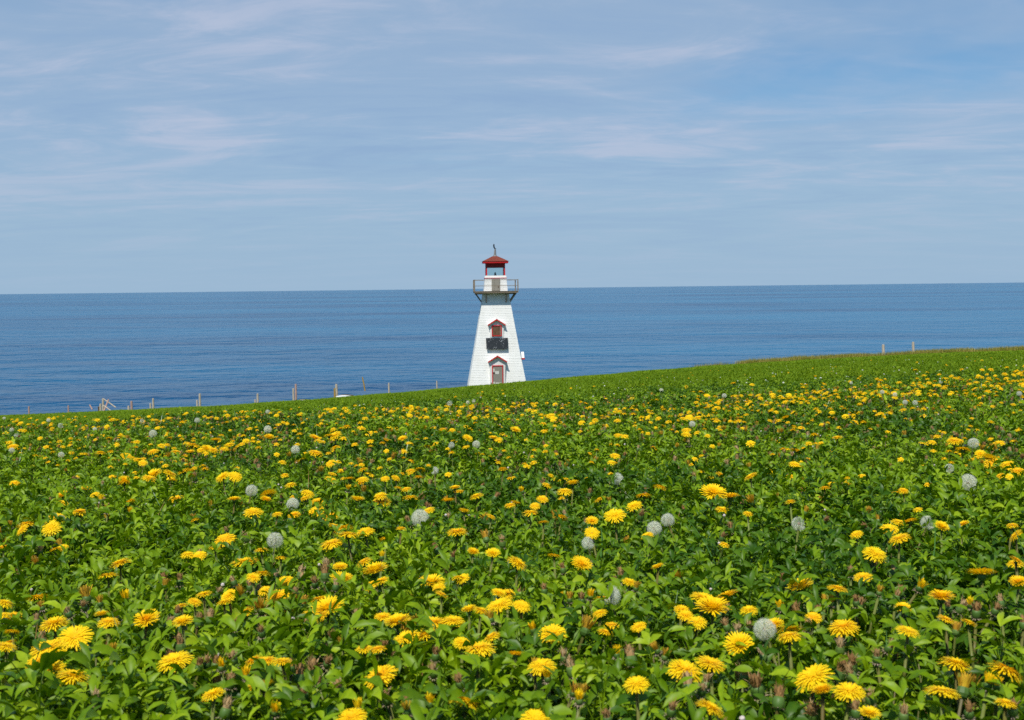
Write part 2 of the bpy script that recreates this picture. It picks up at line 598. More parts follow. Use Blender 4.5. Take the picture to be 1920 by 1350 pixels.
def build_lighthouse():
    ctr = ray(931, 717)
    t = 99.0 / ctr.y
    x0 = ctr.x * t
    root = thing('lighthouse', 'white tapered wooden lighthouse with red lantern roof at the cliff edge', 'lighthouse',
                 (x0, 99.0, float(ground(x0, 96.6)) + 0.16), (0, 0, R(3.2)), scale=1.03)
    # tower core and lapped courses
    mb = MB()
    for z0, z1 in ((-1.0, 0), (0, 3.4), (3.4, 6.83), (6.83, 7.9)):
        frustum(mb, z0, hw(z0) - 0.03, z1, hw(z1) - 0.03, caps=False)
    wall = mb.obj('tower_wall', M['white'], root)
    mb = MB()
    frustum(mb, 8.065, hw(8.05) - 0.03, 9.2, hw(9.2) - 0.03)
    wall2 = mb.obj('watch_room_wall', M['white'], root)

    def courses(z, z_end, parent):
        while z < z_end - 0.02:
            z1 = min(z + 0.142, z_end)
            mb = MB()
            j = random.uniform(-0.004, 0.004)
            a, b = hw(z) + 0.016 + j, hw(z1) + 0.004
            frustum(mb, z, a, z1, b, caps=False)
            c = hw(z) - 0.02
            lo = [(-a, -a, z), (a, -a, z), (a, a, z), (-a, a, z)]
            li = [(-c, -c, z), (c, -c, z), (c, c, z), (-c, c, z)]
            mb.add(lo + li, [(4, 5, 1, 0), (5, 6, 2, 1), (6, 7, 3, 2), (7, 4, 0, 3)])
            mb.obj('siding_course', M['white'], parent)
            z = z1
    courses(-0.55, 7.88, wall)
    courses(8.075, 9.16, wall2)

    # gallery
    g = MB()
    G = 1.89
    for k in range(4):
        g.add([rot4(k, p) for p in ((-G, -G, 7.9), (G, -G, 7.9), (G - 0.09, -G + 0.09, 7.9), (-G + 0.09, -G + 0.09, 7.9),
                                     (-G, -G, 8.012), (G, -G, 8.012), (G - 0.09, -G + 0.09, 8.012), (-G + 0.09, -G + 0.09, 8.012))],
              [(3, 2, 1, 0), (4, 5, 6, 7), (0, 1, 5, 4), (1, 2, 6, 5), (2, 3, 7, 6), (3, 0, 4, 7)])
    gal = g.obj('gallery', M['grey_wood'], root)
    nb = 16
    wdt = 2 * (G + 0.02) / nb
    for i in range(nb):
        xa = -G - 0.02 + i * wdt
        mb = MB()
        mb.box(xa + 0.006, xa + wdt - 0.006, -G - 0.03, G + 0.03, 8.015 + random.uniform(0, 0.003), 8.06)
        mb.obj('deck_board', M['grey_wood'], gal)
    rl = MB()
    rl.box(-G + 0.05, G - 0.05, -G + 0.02, -G + 0.06, 9.0, 9.045)
    rail = None
    for k in range(4):
        for z in (8.50, 9.0):
            mb = MB()
            e = G - 0.075
            mb.add([rot4(k, p) for p in ((-e, -G + 0.02, z), (e, -G + 0.02, z), (e, -G + 0.06, z), (-e, -G + 0.06, z),
                                         (-e, -G + 0.02, z + 0.04), (e, -G + 0.02, z + 0.04), (e, -G + 0.06, z + 0.04), (-e, -G + 0.06, z + 0.04))],
                   [(3, 2, 1, 0), (4, 5, 6, 7), (0, 1, 5, 4), (1, 2, 6, 5), (2, 3, 7, 6), (3, 0, 4, 7)])
            mb.obj('rail', M['grey_wood'], gal)
        mb = MB()
        x, y, _ = rot4(k, (-G + 0.03, -G + 0.03, 0))
        mb.box(x - 0.045, x + 0.045, y - 0.045, y + 0.045, 8.062, 9.06)
        mb.obj('railing_post', M['grey_wood'], gal)
        for s in (-0.86, 0.86):
            mb = MB()
            mb.bar(rot4(k, (s, -G + 0.12, 7.9)), rot4(k, (s, -hw(7.1) + 0.01, 7.1)), 0.10, 0.10)
            mb.bar(rot4(k, (s, -hw(7.85), 7.84)), rot4(k, (s, -G + 0.1, 7.84)), 0.10, 0.11)
            mb.obj('bracket', M['grey_wood'], gal)

    # upper door
    mb = MB()
    y = -hw(8.05) - 0.05
    mb.hexa([(-0.36, y, 8.075), (0.36, y, 8.075), (0.36, -0.85, 8.075), (-0.36, -0.85, 8.075)],
            [(-0.36, y + 0.05, 9.12), (0.36, y + 0.05, 9.12), (0.36, -0.85, 9.12), (-0.36, -0.85, 9.12)])
    ud = mb.obj('gallery_door', M['door_grey'], root)
    for xa, xb in ((-0.34, -0.12), (-0.10, 0.34)):
        mb = MB()
        mb.hexa([(xa, y - 0.02, 8.1), (xb, y - 0.02, 8.1), (xb, y + 0.02, 8.1), (xa, y + 0.02, 8.1)],
                [(xa, y + 0.028, 9.09), (xb, y + 0.028, 9.09), (xb, y + 0.068, 9.09), (xa, y + 0.068, 9.09)])
        mb.obj('door_leaf', M['door_grey'], ud)
    mb = MB()
    mb.box(0.20, 0.25, y - 0.05, y - 0.01, 8.38, 8.5)
    mb.obj('handle', M['boarded'], ud)

    # cornice and lantern
    mb = MB()
    frustum(mb, 9.165, 0.97, 9.215, 0.97)
    cor = mb.obj('red_trim', M['red'], root)
    mb = MB()
    frustum(mb, 9.217, 0.945, 9.40, 0.90)
    mb.obj('lantern_sill', M['white'], root)
    mb = MB()
    frustum(mb, 10.09, 0.83, 10.47, 0.83)
    lan = mb.obj('lantern_frieze', M['dark_red'], root)
    for k in range(4):
        x, y, _ = rot4(k, (-0.78, -0.78, 0))
        mb = MB()
        mb.box(x - 0.055, x + 0.055, y - 0.055, y + 0.055, 9.402, 10.088)
        mb.obj('corner_post', M['red'], lan)
        mb = MB()
        mb.add([rot4(k, p) for p in ((-0.722, -0.79, 9.404), (0.722, -0.79, 9.404), (0.722, -0.784, 9.404), (-0.722, -0.784, 9.404),
                                     (-0.722, -0.79, 10.086), (0.722, -0.79, 10.086), (0.722, -0.784, 10.086), (-0.722, -0.784, 10.086))],
               [(3, 2, 1, 0), (4, 5, 6, 7), (0, 1, 5, 4), (1, 2, 6, 5), (2, 3, 7, 6), (3, 0, 4, 7)])
        mb.obj('glass_pane', M['glass'], lan)
    mb = MB()
    mb.tube([(0, 0, 9.40), (0, 0, 9.47), (0, 0, 9.48), (0, 0, 9.56), (0, 0, 9.66), (0, 0, 9.72)], [0.13, 0.12, 0.07, 0.085, 0.05, 0.02], 12)
    mb.obj('lamp', M['black'], lan)
    mb = MB()
    frustum(mb, 10.472, 1.10, 10.62, 1.11)
    roof = mb.obj('roof_fascia', M['red'], root)
    # four shingled slopes in courses
    nr = 6
    for i in range(nr):
        z0, z1 = 10.622 + 0.45 * i / nr, 10.622 + 0.45 * (i + 1) / nr
        h0, h1 = 1.13 - 0.90 * i / nr, 1.13 - 0.90 * (i + 1) / nr
        mb = MB()
        frustum(mb, z0 + 0.012, h0 + 0.012, z1 + 0.012, h1, caps=(i == nr - 1))
        a = h0 + 0.012
        c = h0 - 0.03
        mb.add([(-a, -a, z0 + 0.012), (a, -a, z0 + 0.012), (a, a, z0 + 0.012), (-a, a, z0 + 0.012),
                (-c, -c, z0 + 0.012), (c, -c, z0 + 0.012), (c, c, z0 + 0.012), (-c, c, z0 + 0.012)],
               [(4, 5, 1, 0), (5, 6, 2, 1), (6, 7, 3, 2), (7, 4, 0, 3)])
        mb.obj('roof_course', M['roofing'], roof)
    mb = MB()
    mb.tube([(0, 0, 11.06), (0, 0, 11.13), (0, 0, 11.2), (0.01, 0, 11.45), (0.02, 0, 11.66), (0.02, 0, 11.7)], [0.2, 0.17, 0.12, 0.09, 0.075, 0.04], 10)
    ven = mb.obj('roof_vent', M['vent'], root)
    mb = MB()
    mb.tube([(0.02, 0, 11.66), (0.0, 0, 11.74), (-0.05, 0, 11.83), (-0.085, 0, 11.93), (-0.085, 0, 12.06), (-0.08, 0, 12.16)],
            [0.05, 0.05, 0.06, 0.065, 0.06, 0.035], 8)
    mb.tube([(0.045, 0, 11.68), (0.085, 0, 11.74), (0.09, 0, 11.8)], [0.025, 0.03, 0.015], 6)
    mb.obj('vane', M['black'], ven)

    # window with gabled hood
    yb = -hw(4.15) - 0.03
    hood(root, 0, 0.755, 5.14, 5.60, yb - 0.24, -1.2, 0.60, 4.12)
    ywin = yb - 0.06
    mb = MB()
    mb.box(-0.36, 0.36, ywin + 0.012, ywin + 0.03, 4.27, 5.06)
    win = mb.obj('window', M['boarded'], root)
    for a in ((-0.43, -0.35, 4.19, 5.14), (0.35, 0.43, 4.19, 5.14), (-0.35, 0.35, 4.19, 4.27), (-0.35, 0.35, 5.06, 5.14)):
        mb = MB()
        mb.box(a[0], a[1], ywin - 0.03, ywin + 0.035, a[2], a[3])
        mb.obj('frame', M['red'], win)
    for xx in (-0.12, 0.12):
        mb = MB()
        mb.box(xx - 0.015, xx + 0.015, ywin, ywin + 0.014, 4.272, 5.058)
        mb.obj('glazing_bar', M['boarded'], win)
    mb = MB()
    mb.box(0.28, 0.348, ywin - 0.012, ywin + 0.012, 4.272, 5.058)
    mb.obj('reveal_board', M['grey_wood'], win)

    # solar panel
    ya, yb_ = -hw(4.05) - 0.10, -hw(3.12) - 0.30
    mb = MB()
    mb.hexa([(-0.92, yb_, 3.12), (0.92, yb_, 3.12), (0.92, yb_ + 0.05, 3.10), (-0.92, yb_ + 0.05, 3.10)],
            [(-0.94, ya, 4.05), (0.94, ya, 4.05), (0.94, ya + 0.05, 4.03), (-0.94, ya + 0.05, 4.03)])
    pan = mb.obj('solar_panel', M['solar'], root)
    for xx in (-0.52, 0.52):
        mb = MB()
        mb.bar((xx, yb_ + 0.07, 3.14), (xx, -hw(3.0) + 0.03, 3.02), 0.06, 0.05)
        mb.obj('panel_bracket', M['grey_wood'], pan)
        mb = MB()
        mb.bar((xx, ya + 0.07, 3.98), (xx, -hw(3.9) + 0.03, 3.9), 0.05, 0.05)
        mb.obj('panel_bracket', M['grey_wood'], pan)

    # entrance with gabled hood
    hood(root, 0, 0.80, 2.02, 2.50, -2.76, -1.6, 0.66, -0.5)
    yd = -2.54 - 0.02
    mb = MB()
    mb.box(-0.40, 0.40, yd - 0.005, yd + 0.025, -0.1, 1.66)
    door = mb.obj('door', M['door_grey'], root)
    for a in ((-0.48, -0.40, -0.15, 1.74), (0.40, 0.48, -0.15, 1.74), (-0.40, 0.40, 1.66, 1.74)):
        mb = MB()
        mb.box(a[0], a[1], yd - 0.04, yd + 0.03, a[2], a[3])
        mb.obj('frame', M['red'], door)
    for nm, mt, a in (('notice', 'paper', (-0.22, 0.12, 0.98, 1.24)), ('notice', 'paper', (-0.39, -0.26, 1.18, 1.46)),
                      ('lock_plate', 'black', (-0.37, -0.25, 1.0, 1.11)), ('kick_plate', 'paper', (-0.39, -0.24, 0.02, 0.32)),
                      ('kick_plate', 'paper', (-0.18, 0.30, 0.02, 0.26))):
        mb = MB()
        mb.box(a[0], a[1], yd - 0.022, yd - 0.006, a[2], a[3])
        mb.obj(nm, M[mt], door)
    mb = MB()
    mb.box(-0.60, -0.54, yd - 0.06, yd + 0.015, 0.18, 0.28)
    mb.obj('doorstep_lamp', M['black'], root)

    # window hood on the right hand face, seen side on
    hood(root, 1, 0.66, 2.16, 2.66, -2.46, -1.6, 0.5, 1.75, eave=True)
    return root


build_lighthouse()

# ------------------------------------------------------------------ fence posts along the brink
M['post'] = noisy('old_post_wood', (0.62, 0.53, 0.41), (0.46, 0.38, 0.28), 5, rough=0.85, spec=0.15, stretch=(2, 2, 0.5))
M['post_pink'] = noisy('reddish_post_wood', (0.55, 0.36, 0.29), (0.45, 0.28, 0.22), 5, rough=0.85, spec=0.15)
M['post_yellow'] = noisy('yellow_pole_wood', (0.46, 0.30, 0.07), (0.38, 0.24, 0.06), 5, rough=0.8, spec=0.2)
M['post_dark'] = noisy('dark_post_wood', (0.10, 0.07, 0.045), (0.14, 0.10, 0.07), 5, rough=0.85, spec=0.15)


def on_ground(px, py, Y):
    d = ray(px, py)
    p = d * (Y / d.y)
    return p


def post(name, base, top, Y, wpx, mat, label, cat='post', lean=0.0, group='old fence posts along the cliff edge'):
    a = on_ground(*base, Y)
    b = on_ground(*top, Y + lean)
    za = float(ground(a.x, a.y)) - 0.3
    if lean == 0.0 and abs(base[0] - top[0]) < 3:
        a.z = min(a.z, za)
    mb = MB()
    r = wpx * 1.2 * Y / FPX / 2
    rel = b - a
    k = rel / 4
    pts = [rel * 0, k, k * 2 + Vector((0.012, 0, 0)), k * 3, rel]
    mb.tube(pts, [r * 1.06, r, r * 1.02, r * 0.97, r * 0.9], 7)
    o = mb.obj(name, M[mat])
    o.location = a
    return tag(o, label, cat, group)


P1 = [((550, 746), (550, 728), 105, 3.2, 'post', 'grey post beside the left of the two white humps, nearer and lower of a pair'),
      ((554.5, 738), (554.5, 720), 109, 3.4, 'post_pink', 'pale post just behind and above the one beside the left white hump'),
      ((627.5, 746), (627.5, 728), 105, 3.2, 'post_yellow', 'yellowish post beside the right of the two white humps'),
      ((631.5, 738), (630.5, 720), 109, 4.0, 'post', 'grey post just behind the yellowish one beside the right white hump'),
      ((684.5, 733), (679.5, 707), 108, 2.2, 'post_yellow', 'thin yellow pole leaning left, taller than the posts around it'),
      ((729, 733), (729, 718), 109, 2.6, 'post', 'short grey post between the leaning yellow pole and the lighthouse'),
      ((819, 726), (819, 714), 109, 2.2, 'post', 'tiny stub of a post nearest the left side of the lighthouse'),
      ((479, 763), (478.5, 749), 104, 3.0, 'post', 'pale post at the field edge far left of the white humps, lower of two'),
      ((483, 756), (483, 738), 109, 3.4, 'post', 'pale post behind the lower one, second pair left of the humps'),
      ((369.5, 764), (369.5, 750), 104, 3.0, 'post', 'whitish post standing in the grass, lower one of the tall left pair'),
      ((374.5, 757), (374.5, 738), 109, 3.6, 'post', 'tallest pale post of the left shore, upper one of its pair'),
      ((282, 770), (282, 756), 104, 3.0, 'post', 'whitish post second from the broken poles, lower one of its pair'),
      ((287, 764), (287, 747), 109, 3.4, 'post', 'pale post second from the broken poles, upper one of its pair'),
      ((241, 773), (241, 761), 104, 3.6, 'post', 'short thick whitish post next to the broken poles, lower of two'),
      ((246.5, 768), (246.5, 752), 109, 3.6, 'post_pink', 'pinkish post next to the broken poles, upper of two'),
      ((188, 775), (188.5, 757), 104, 3.6, 'post', 'whitish post in the middle of the broken poles'),
      ((185, 775), (185, 762), 104.5, 2.6, 'post_dark', 'dark short post at the left of the broken poles'),
      ((193.5, 772), (193, 747), 109, 3.6, 'post', 'tallest grey post among the broken poles'),
      ((54, 776), (54, 762), 109, 2.6, 'post_pink', 'small reddish post near the left edge, leftmost of all'),
      ((128, 774), (128, 760), 109, 2.4, 'post_pink', 'small reddish post between the left edge and the broken poles'),
      ((1656.5, 666), (1656, 646), 107, 4.6, 'post', 'grey post on the right hand brink, left one of two'),
      ((1712.5, 663), (1712, 641), 107, 4.2, 'post', 'grey post on the right hand brink, right one of two')]
for b, t, Y, w, mt, lab in P1:
    post('fence_post', b, t, Y, w, mt, lab)
for b, t, Y, w, mt, lab, ln in (((217, 764), (193.5, 747.5), 108.6, 1.9, 'post', 'grey pole slanting down right from the tallest broken post', 0.0),
                                ((194, 773), (203.5, 749), 106, 2.4, 'post_pink', 'reddish pole leaning right across the broken fence', 0.6),
                                ((210, 772), (194, 760), 105.2, 1.9, 'post', 'low pale pole lying against the broken fence posts', 0.2),
                                ((173, 768), (168, 759), 108, 2.2, 'post_pink', 'small reddish stub tilted left beside the broken poles', 0.1)):
    post('leaning_pole', b, t, Y, w, mt, lab, 'pole', ln if ln else 0.001, 'poles of the broken fence')


def hump(px, label):
    M.setdefault('boat_white', noisy('white_hull_paint', (0.78, 0.78, 0.76), (0.68, 0.68, 0.66), 3, 0.4, 0.4))
    p = on_ground(px, 745, 107.2)
    root = thing('overturned_boat', label, 'boat', (p.x, p.y, float(ground(p.x, p.y)) + 0.03), (0, 0, R(8)), 'white humps at the field edge')
    n, k = 13, 9
    hull, keel = MB(), MB()
    vs_, fs = [], []
    for i in range(n):
        u = i / (n - 1)
        x = -0.95 + 1.9 * u
        w = 0.42 * math.sin(math.pi * min(max(u * 0.9 + 0.08, 0), 1)) ** 0.5
        h = 0.30 * math.sin(math.pi * min(max(u * 0.86 + 0.09, 0), 1)) ** 0.6
        for j in range(k):
            a = math.pi * j / (k - 1)
            vs_.append((x, -w * math.cos(a), h * math.sin(a) ** 0.8))
    for i in range(n - 1):
        for j in range(k - 1):
            fs.append((i * k + j, (i + 1) * k + j, (i + 1) * k + j + 1, i * k + j + 1))
    hull.add(vs_, fs)
    hull.obj('hull', M['boat_white'], root, True)
    pts = [(x, 0, 0.325 - 0.10 * abs(x - 0.1) ** 2 * 1.4) for x in np.linspace(-0.35, 0.95, 8)]
    keel.tube(pts, [0.04] * 8, 6)
    keel.obj('keel', M['post_dark'], root)
    return root


hump(567, 'low white hump with dark ridge in the grass, left one of two')
hump(645, 'low white hump with dark ridge in the grass, right one, nearer the lighthouse')

M['leaf_deep'] = leafy('leaf_deep_green', [(0.0, (0.022, 0.070, 0.001)), (0.4, (0.046, 0.122, 0.002)), (1.0, (0.130, 0.240, 0.008))], trans=0.25, rough=0.42, spec=0.25)


# ------------------------------------------------------------------ plants: leaf shapes
def leaflet(mb, base, yaw, pitch, length, width, curl, fold, tint, segs=4, roll=0.0):
    """pointed oval leaf blade, folded along the midrib and curling down towards its tip"""
    d = Vector((math.cos(yaw), math.sin(yaw), 0))
    side = Vector((-math.sin(yaw), math.cos(yaw), 0))
    p = Vector(base)
    a = pitch
    vs_, ts = [], []
    prof = {4: (0.10, 0.78, 1.0, 0.62, 0.03), 3: (0.15, 0.95, 0.80, 0.03), 2: (0.2, 1.0, 0.03)}[segs]
    step = length / segs
    for i in range(segs + 1):
        w = width / 2 * prof[i]
        dirv = d * math.cos(a) + Vector((0, 0, 1)) * math.sin(a)
        nrm = -d * math.sin(a) + Vector((0, 0, 1)) * math.cos(a)
        sd = side * math.cos(roll) + nrm * math.sin(roll)
        vs_ += [p + sd * w + nrm * (w * fold), p, p - sd * w + nrm * (w * fold)]
        ts += [tint, min(1, tint + 0.10), tint]
        p = p + dirv * step
        a -= curl / segs
    fs = []
    for i in range(segs):
        b = i * 3
        fs += [(b, b + 1, b + 4, b + 3), (b + 1, b + 2, b + 5, b + 4)]
    mb.add(vs_, fs, ts)


def leaf_mesh(i, segs=4):
    """one three-bladed leaf on its stalk, its stalk foot at the origin, growing along +X"""
    rs = random.Random(100 + i)
    mb = MB()
    L_ = rs.uniform(0.028, 0.045)
    e = R(rs.uniform(25, 65))
    tip = Vector((math.cos(e) * L_, 0, math.sin(e) * L_))
    mb.tube([(0, 0, 0), tip * 0.55 + Vector((0, 0, 0.002)), tip], [0.0008, 0.0007, 0.0006], 3, 0.2, cap=False)
    t = rs.uniform(0.1, 0.9)
    big = rs.uniform(0.85, 1.2)
    for k, yaw in enumerate((0, R(rs.uniform(50, 85)), -R(rs.uniform(50, 85)))):
        leaflet(mb, tip, yaw + R(rs.uniform(-12, 12)), R(rs.uniform(-15, 58)), 0.0275 * big * rs.uniform(0.8, 1.15), 0.0092 * big * rs.uniform(0.8, 1.2),
                R(rs.uniform(25, 85)), rs.uniform(0.15, 0.6), min(1, max(0, t + rs.uniform(-0.2, 0.2))), segs, R(rs.uniform(-45, 45)))
    return mb


def sprig_mesh(i, segs=4, n=8):
    rs = random.Random(300 + i)
    mb = MB()
    h = rs.uniform(0.07, 0.10)
    lean = Vector((rs.uniform(-0.02, 0.02), rs.uniform(-0.02, 0.02), h))
    mb.tube([(0, 0, -0.01), lean * 0.5, lean], [0.0014, 0.0012, 0.0008], 4, 0.3, cap=False)
    for k in range(n):
        f = 0.45 + 0.55 * (k + 0.5) / n
        src = leaf_mesh(rs.randrange(1000), segs)
        m_ = Matrix.Rotation(k * 2.4 + rs.uniform(-0.5, 0.5), 4, 'Z') @ Matrix.Rotation(R(-rs.uniform(0, 26) * f), 4, 'Y')
        sc = 0.66 + 0.32 * rs.random()
        pos = lean * f
        mb.add([pos + (m_ @ Vector(v)) * sc for v in src.v], src.f, src.t)
    return mb


def blade(mb, base, yaw, length, width, bend, tint, segs=4, e0=82):
    p = Vector(base)
    a = R(e0)
    d = Vector((math.cos(yaw), math.sin(yaw), 0))
    s = Vector((-math.sin(yaw), math.cos(yaw), 0))
    vs_ = []
    for i in range(segs + 1):
        w = width / 2 * (1 - (i / segs) ** 1.6) + 0.0002
        vs_ += [p + s * w, p - s * w]
        p = p + (d * math.cos(a) + Vector((0, 0, 1)) * math.sin(a)) * (length / segs)
        a -= bend / segs
    mb.add(vs_, [(2 * i, 2 * i + 1, 2 * i + 3, 2 * i + 2) for i in range(segs)], tint)


# ------------------------------------------------------------------ scattering (ground cover only)
def scatter(name, protos, pts, rots, scl, idx, label, cat):
    col = bpy.data.collections.new(name + '_source')
    for k, me in enumerate(protos):
        col.objects.link(bpy.data.objects.new('%s_source_%02d' % (name, k), me))
    me = bpy.data.meshes.new(name)
    pts = np.asarray(pts, np.float32)
    me.vertices.add(len(pts))
    me.vertices.foreach_set('co', pts.ravel())
    a = me.attributes.new('rot', 'FLOAT_VECTOR', 'POINT')
    a.data.foreach_set('vector', np.asarray(rots, np.float32).ravel())
    a = me.attributes.new('scl', 'FLOAT_VECTOR', 'POINT')
    a.data.foreach_set('vector', np.asarray(scl, np.float32).ravel())
    a = me.attributes.new('pid', 'INT', 'POINT')
    a.data.foreach_set('value', np.asarray(idx, np.int32))
    o = put(name, me)
    g = bpy.data.node_groups.new(name, 'GeometryNodeTree')
    g.interface.new_socket('Geometry', in_out='INPUT', socket_type='NodeSocketGeometry')
    g.interface.new_socket('Geometry', in_out='OUTPUT', socket_type='NodeSocketGeometry')
    gi, go = g.nodes.new('NodeGroupInput'), g.nodes.new('NodeGroupOutput')
    ci = g.nodes.new('GeometryNodeCollectionInfo')
    ci.inputs['Collection'].default_value = col
    ci.inputs['Separate Children'].default_value = True
    ci.inputs['Reset Children'].default_value = True
    ip = g.nodes.new('GeometryNodeInstanceOnPoints')
    ip.inputs['Pick Instance'].default_value = True

    def na(nm, ty):
        n = g.nodes.new('GeometryNodeInputNamedAttribute')
        n.data_type = ty
        n.inputs[0].default_value = nm
        return n.outputs[0]
    er = g.nodes.new('FunctionNodeEulerToRotation')
    g.links.new(na('rot', 'FLOAT_VECTOR'), er.inputs[0])
    g.links.new(gi.outputs[0], ip.inputs['Points'])
    g.links.new(ci.outputs[0], ip.inputs['Instance'])
    g.links.new(na('pid', 'INT'), ip.inputs['Instance Index'])
    g.links.new(er.outputs[0], ip.inputs['Rotation'])
    g.links.new(na('scl', 'FLOAT_VECTOR'), ip.inputs['Scale'])
    g.links.new(ip.outputs[0], go.inputs[0])
    md = o.modifiers.new('scatter', 'NODES')
    md.node_group = g
    return tag(o, label, cat, kind='stuff')


def wedge_points(y0, y1, n, umax=0.56, power=1.0, pad=0.35):
    """random points in the wedge in front of the camera, even per square metre (power 1)"""
    s = rng.random(n)
    Y = np.sqrt(y0 * y0 + s * (y1 * y1 - y0 * y0)) if power == 1.0 else y0 * (y1 / y0) ** s
    X = (rng.random(n) * 2 - 1) * (umax * Y + pad)
    return X, Y


def patchiness(X, Y):
    return 0.5 + 0.25 * np.sin(3.1 * X + 1.7 * Y + 0.6) + 0.25 * np.sin(-2.3 * X + 4.1 * Y + 2.0) * np.cos(1.3 * X)


# leaves: near plants one by one, then patches
def rosette(i):
    """long lobed leaves of a dandelion plant, arching out from one foot"""
    rs = random.Random(820 + i)
    mb = MB()
    for k in range(7):
        yaw, a = k * 0.9 + rs.uniform(-.2, .2), R(rs.uniform(48, 78))
        d, s = Vector((math.cos(yaw), math.sin(yaw), 0)), Vector((-math.sin(yaw), math.cos(yaw), 0))
        p, ln, nseg = Vector((0, 0, 0)), rs.uniform(0.10, 0.15), 10
        vs_, t = [], rs.random()
        bend = R(rs.uniform(60, 110))
        for q in range(nseg + 1):
            f = q / nseg
            w = 0.011 * math.sin(math.pi * min(0.98, 0.12 + 0.86 * f)) ** 0.8 * (1.15 if q % 2 else 0.5)
            up_ = Vector((0, 0, 1)) * math.cos(a) - d * math.sin(a)
            vs_ += [p + s * w + up_ * w * 0.3, p, p - s * w + up_ * w * 0.3]
            p = p + (d * math.cos(a) + Vector((0, 0, 1)) * math.sin(a)) * (ln / nseg)
            a -= bend / nseg
        mb.add(vs_, [g for q in range(nseg) for g in ((3 * q, 3 * q + 1, 3 * q + 4, 3 * q + 3), (3 * q + 1, 3 * q + 2, 3 * q + 5, 3 * q + 4))], t)
    return mb


sprigs = [sprig_mesh(i).mesh('clover_sprig', M['leaf' if i < 8 else 'leaf_deep'], True) for i in range(12)] + [rosette(i).mesh('rosette', M['leaf'], True) for i in range(3)]
X1, Y1 = wedge_points(0.75, 3.2, 16500, pad=0.8)
X2, Y2 = wedge_points(3.2, 10.5, 38000)
X = np.concatenate([X1, X2]); Y = np.concatenate([Y1, Y2])
keep = rng.random(len(X)) < 0.80 + 0.3 * patchiness(X, Y)
X, Y = X[keep], Y[keep]
n = len(X)
Z = ground(X, Y) + rng.normal(-0.004, 0.013, n) - 0.012 * (patchiness(X * 0.7, Y * 0.7) < 0.3)
sc = rng.uniform(0.68, 1.06, n) * (1 + 0.2 * (patchiness(X, Y) - 0.5)) * np.clip(1.0 - (Y - 6) * 0.07, 0.7, 1.0)
pidc = rng.integers(0, 8, n)
deep = rng.random(n) < np.clip(1.6 * patchiness(X * 0.9 + 3, Y * 0.8) - 0.55, 0.08, 0.8)
pidc = np.where(deep, rng.integers(8, 12, n), pidc)
pidc = np.where(rng.random(n) < 0.07, rng.integers(12, 15, n), pidc)
scatter('clover_leaves', sprigs, np.stack([X, Y, Z], 1),
        np.stack([rng.normal(0, 0.22, n), rng.normal(0, 0.22, n), rng.random(n) * 6.283], 1),
        np.stack([sc, sc, sc * rng.uniform(1.0, 1.35, n)], 1), pidc, 'dense green clover leaves covering the near field', 'clover')


def turf_patch(i, rad, n, hh, wid, mat_t=(0.0, 1.0)):
    rs = random.Random(900 + i)
    mb = MB()
    for k in range(n):
        a, r = rs.random() * 6.283, rad * math.sqrt(rs.random())
        b = (r * math.cos(a), r * math.sin(a), 0)
        t = rs.uniform(*mat_t)
        if rs.random() < 0.55:
            leaflet(mb, (b[0], b[1], hh * rs.uniform(0.45, 0.95)), rs.random() * 6.283, R(rs.uniform(-10, 60)), wid * rs.uniform(2.0, 3.2), wid, R(rs.uniform(20, 80)), 0.35, t, 2)
        else:
            blade(mb, b, rs.random() * 6.283, hh * rs.uniform(0.7, 1.25), wid * 0.4, R(rs.uniform(10, 70)), t, 2)
    return mb


# middle field: 9.5 to 32 m
tp = [turf_patch(i, 0.36, 360, 0.07, 0.013).mesh('turf_patch', M['turf']) for i in range(6)]
X, Y = wedge_points(9.6, 34, 5600, pad=0.8)
n = len(X)
sc = rng.uniform(0.9, 1.2, n)
scatter('meadow_turf', tp, np.stack([X, Y, ground(X, Y) + 0.005], 1),
        np.stack([np.zeros(n), np.zeros(n), rng.random(n) * 6.283], 1),
        np.stack([sc, sc, sc], 1), rng.integers(0, 6, n), 'smooth green turf of the middle field beyond the flowers', 'grass')
# far field: 32 m to the brink
tp2 = [turf_patch(20 + i, 1.0, 520, 0.09, 0.032).mesh('turf_patch_far', M['turf']) for i in range(5)]
X, Y = wedge_points(32, 113, 9000, pad=1.5)
ok = Y < edge_y(X) - 0.3
X, Y = X[ok], Y[ok]
n = len(X)
sc = rng.uniform(0.85, 1.15, n)
scatter('far_turf', tp2, np.stack([X, Y, ground(X, Y)], 1),
        np.stack([np.zeros(n), np.zeros(n), rng.random(n) * 6.283], 1),
        np.stack([sc, sc, sc * 0.9], 1), rng.integers(0, 5, n), 'smooth green turf of the far field before the brink', 'grass')


# long dry grass on the right hand brink, short tufts elsewhere along it
def tuft(i, n, hh, spread, w, bend=85):
    rs = random.Random(50 + i)
    mb = MB()
    for k in range(n):
        blade(mb, (rs.gauss(0, spread), rs.gauss(0, spread), -0.05), rs.random() * 6.283, hh * rs.uniform(0.6, 1.25), w, R(rs.uniform(5, bend)), rs.random(), 3)
    return mb


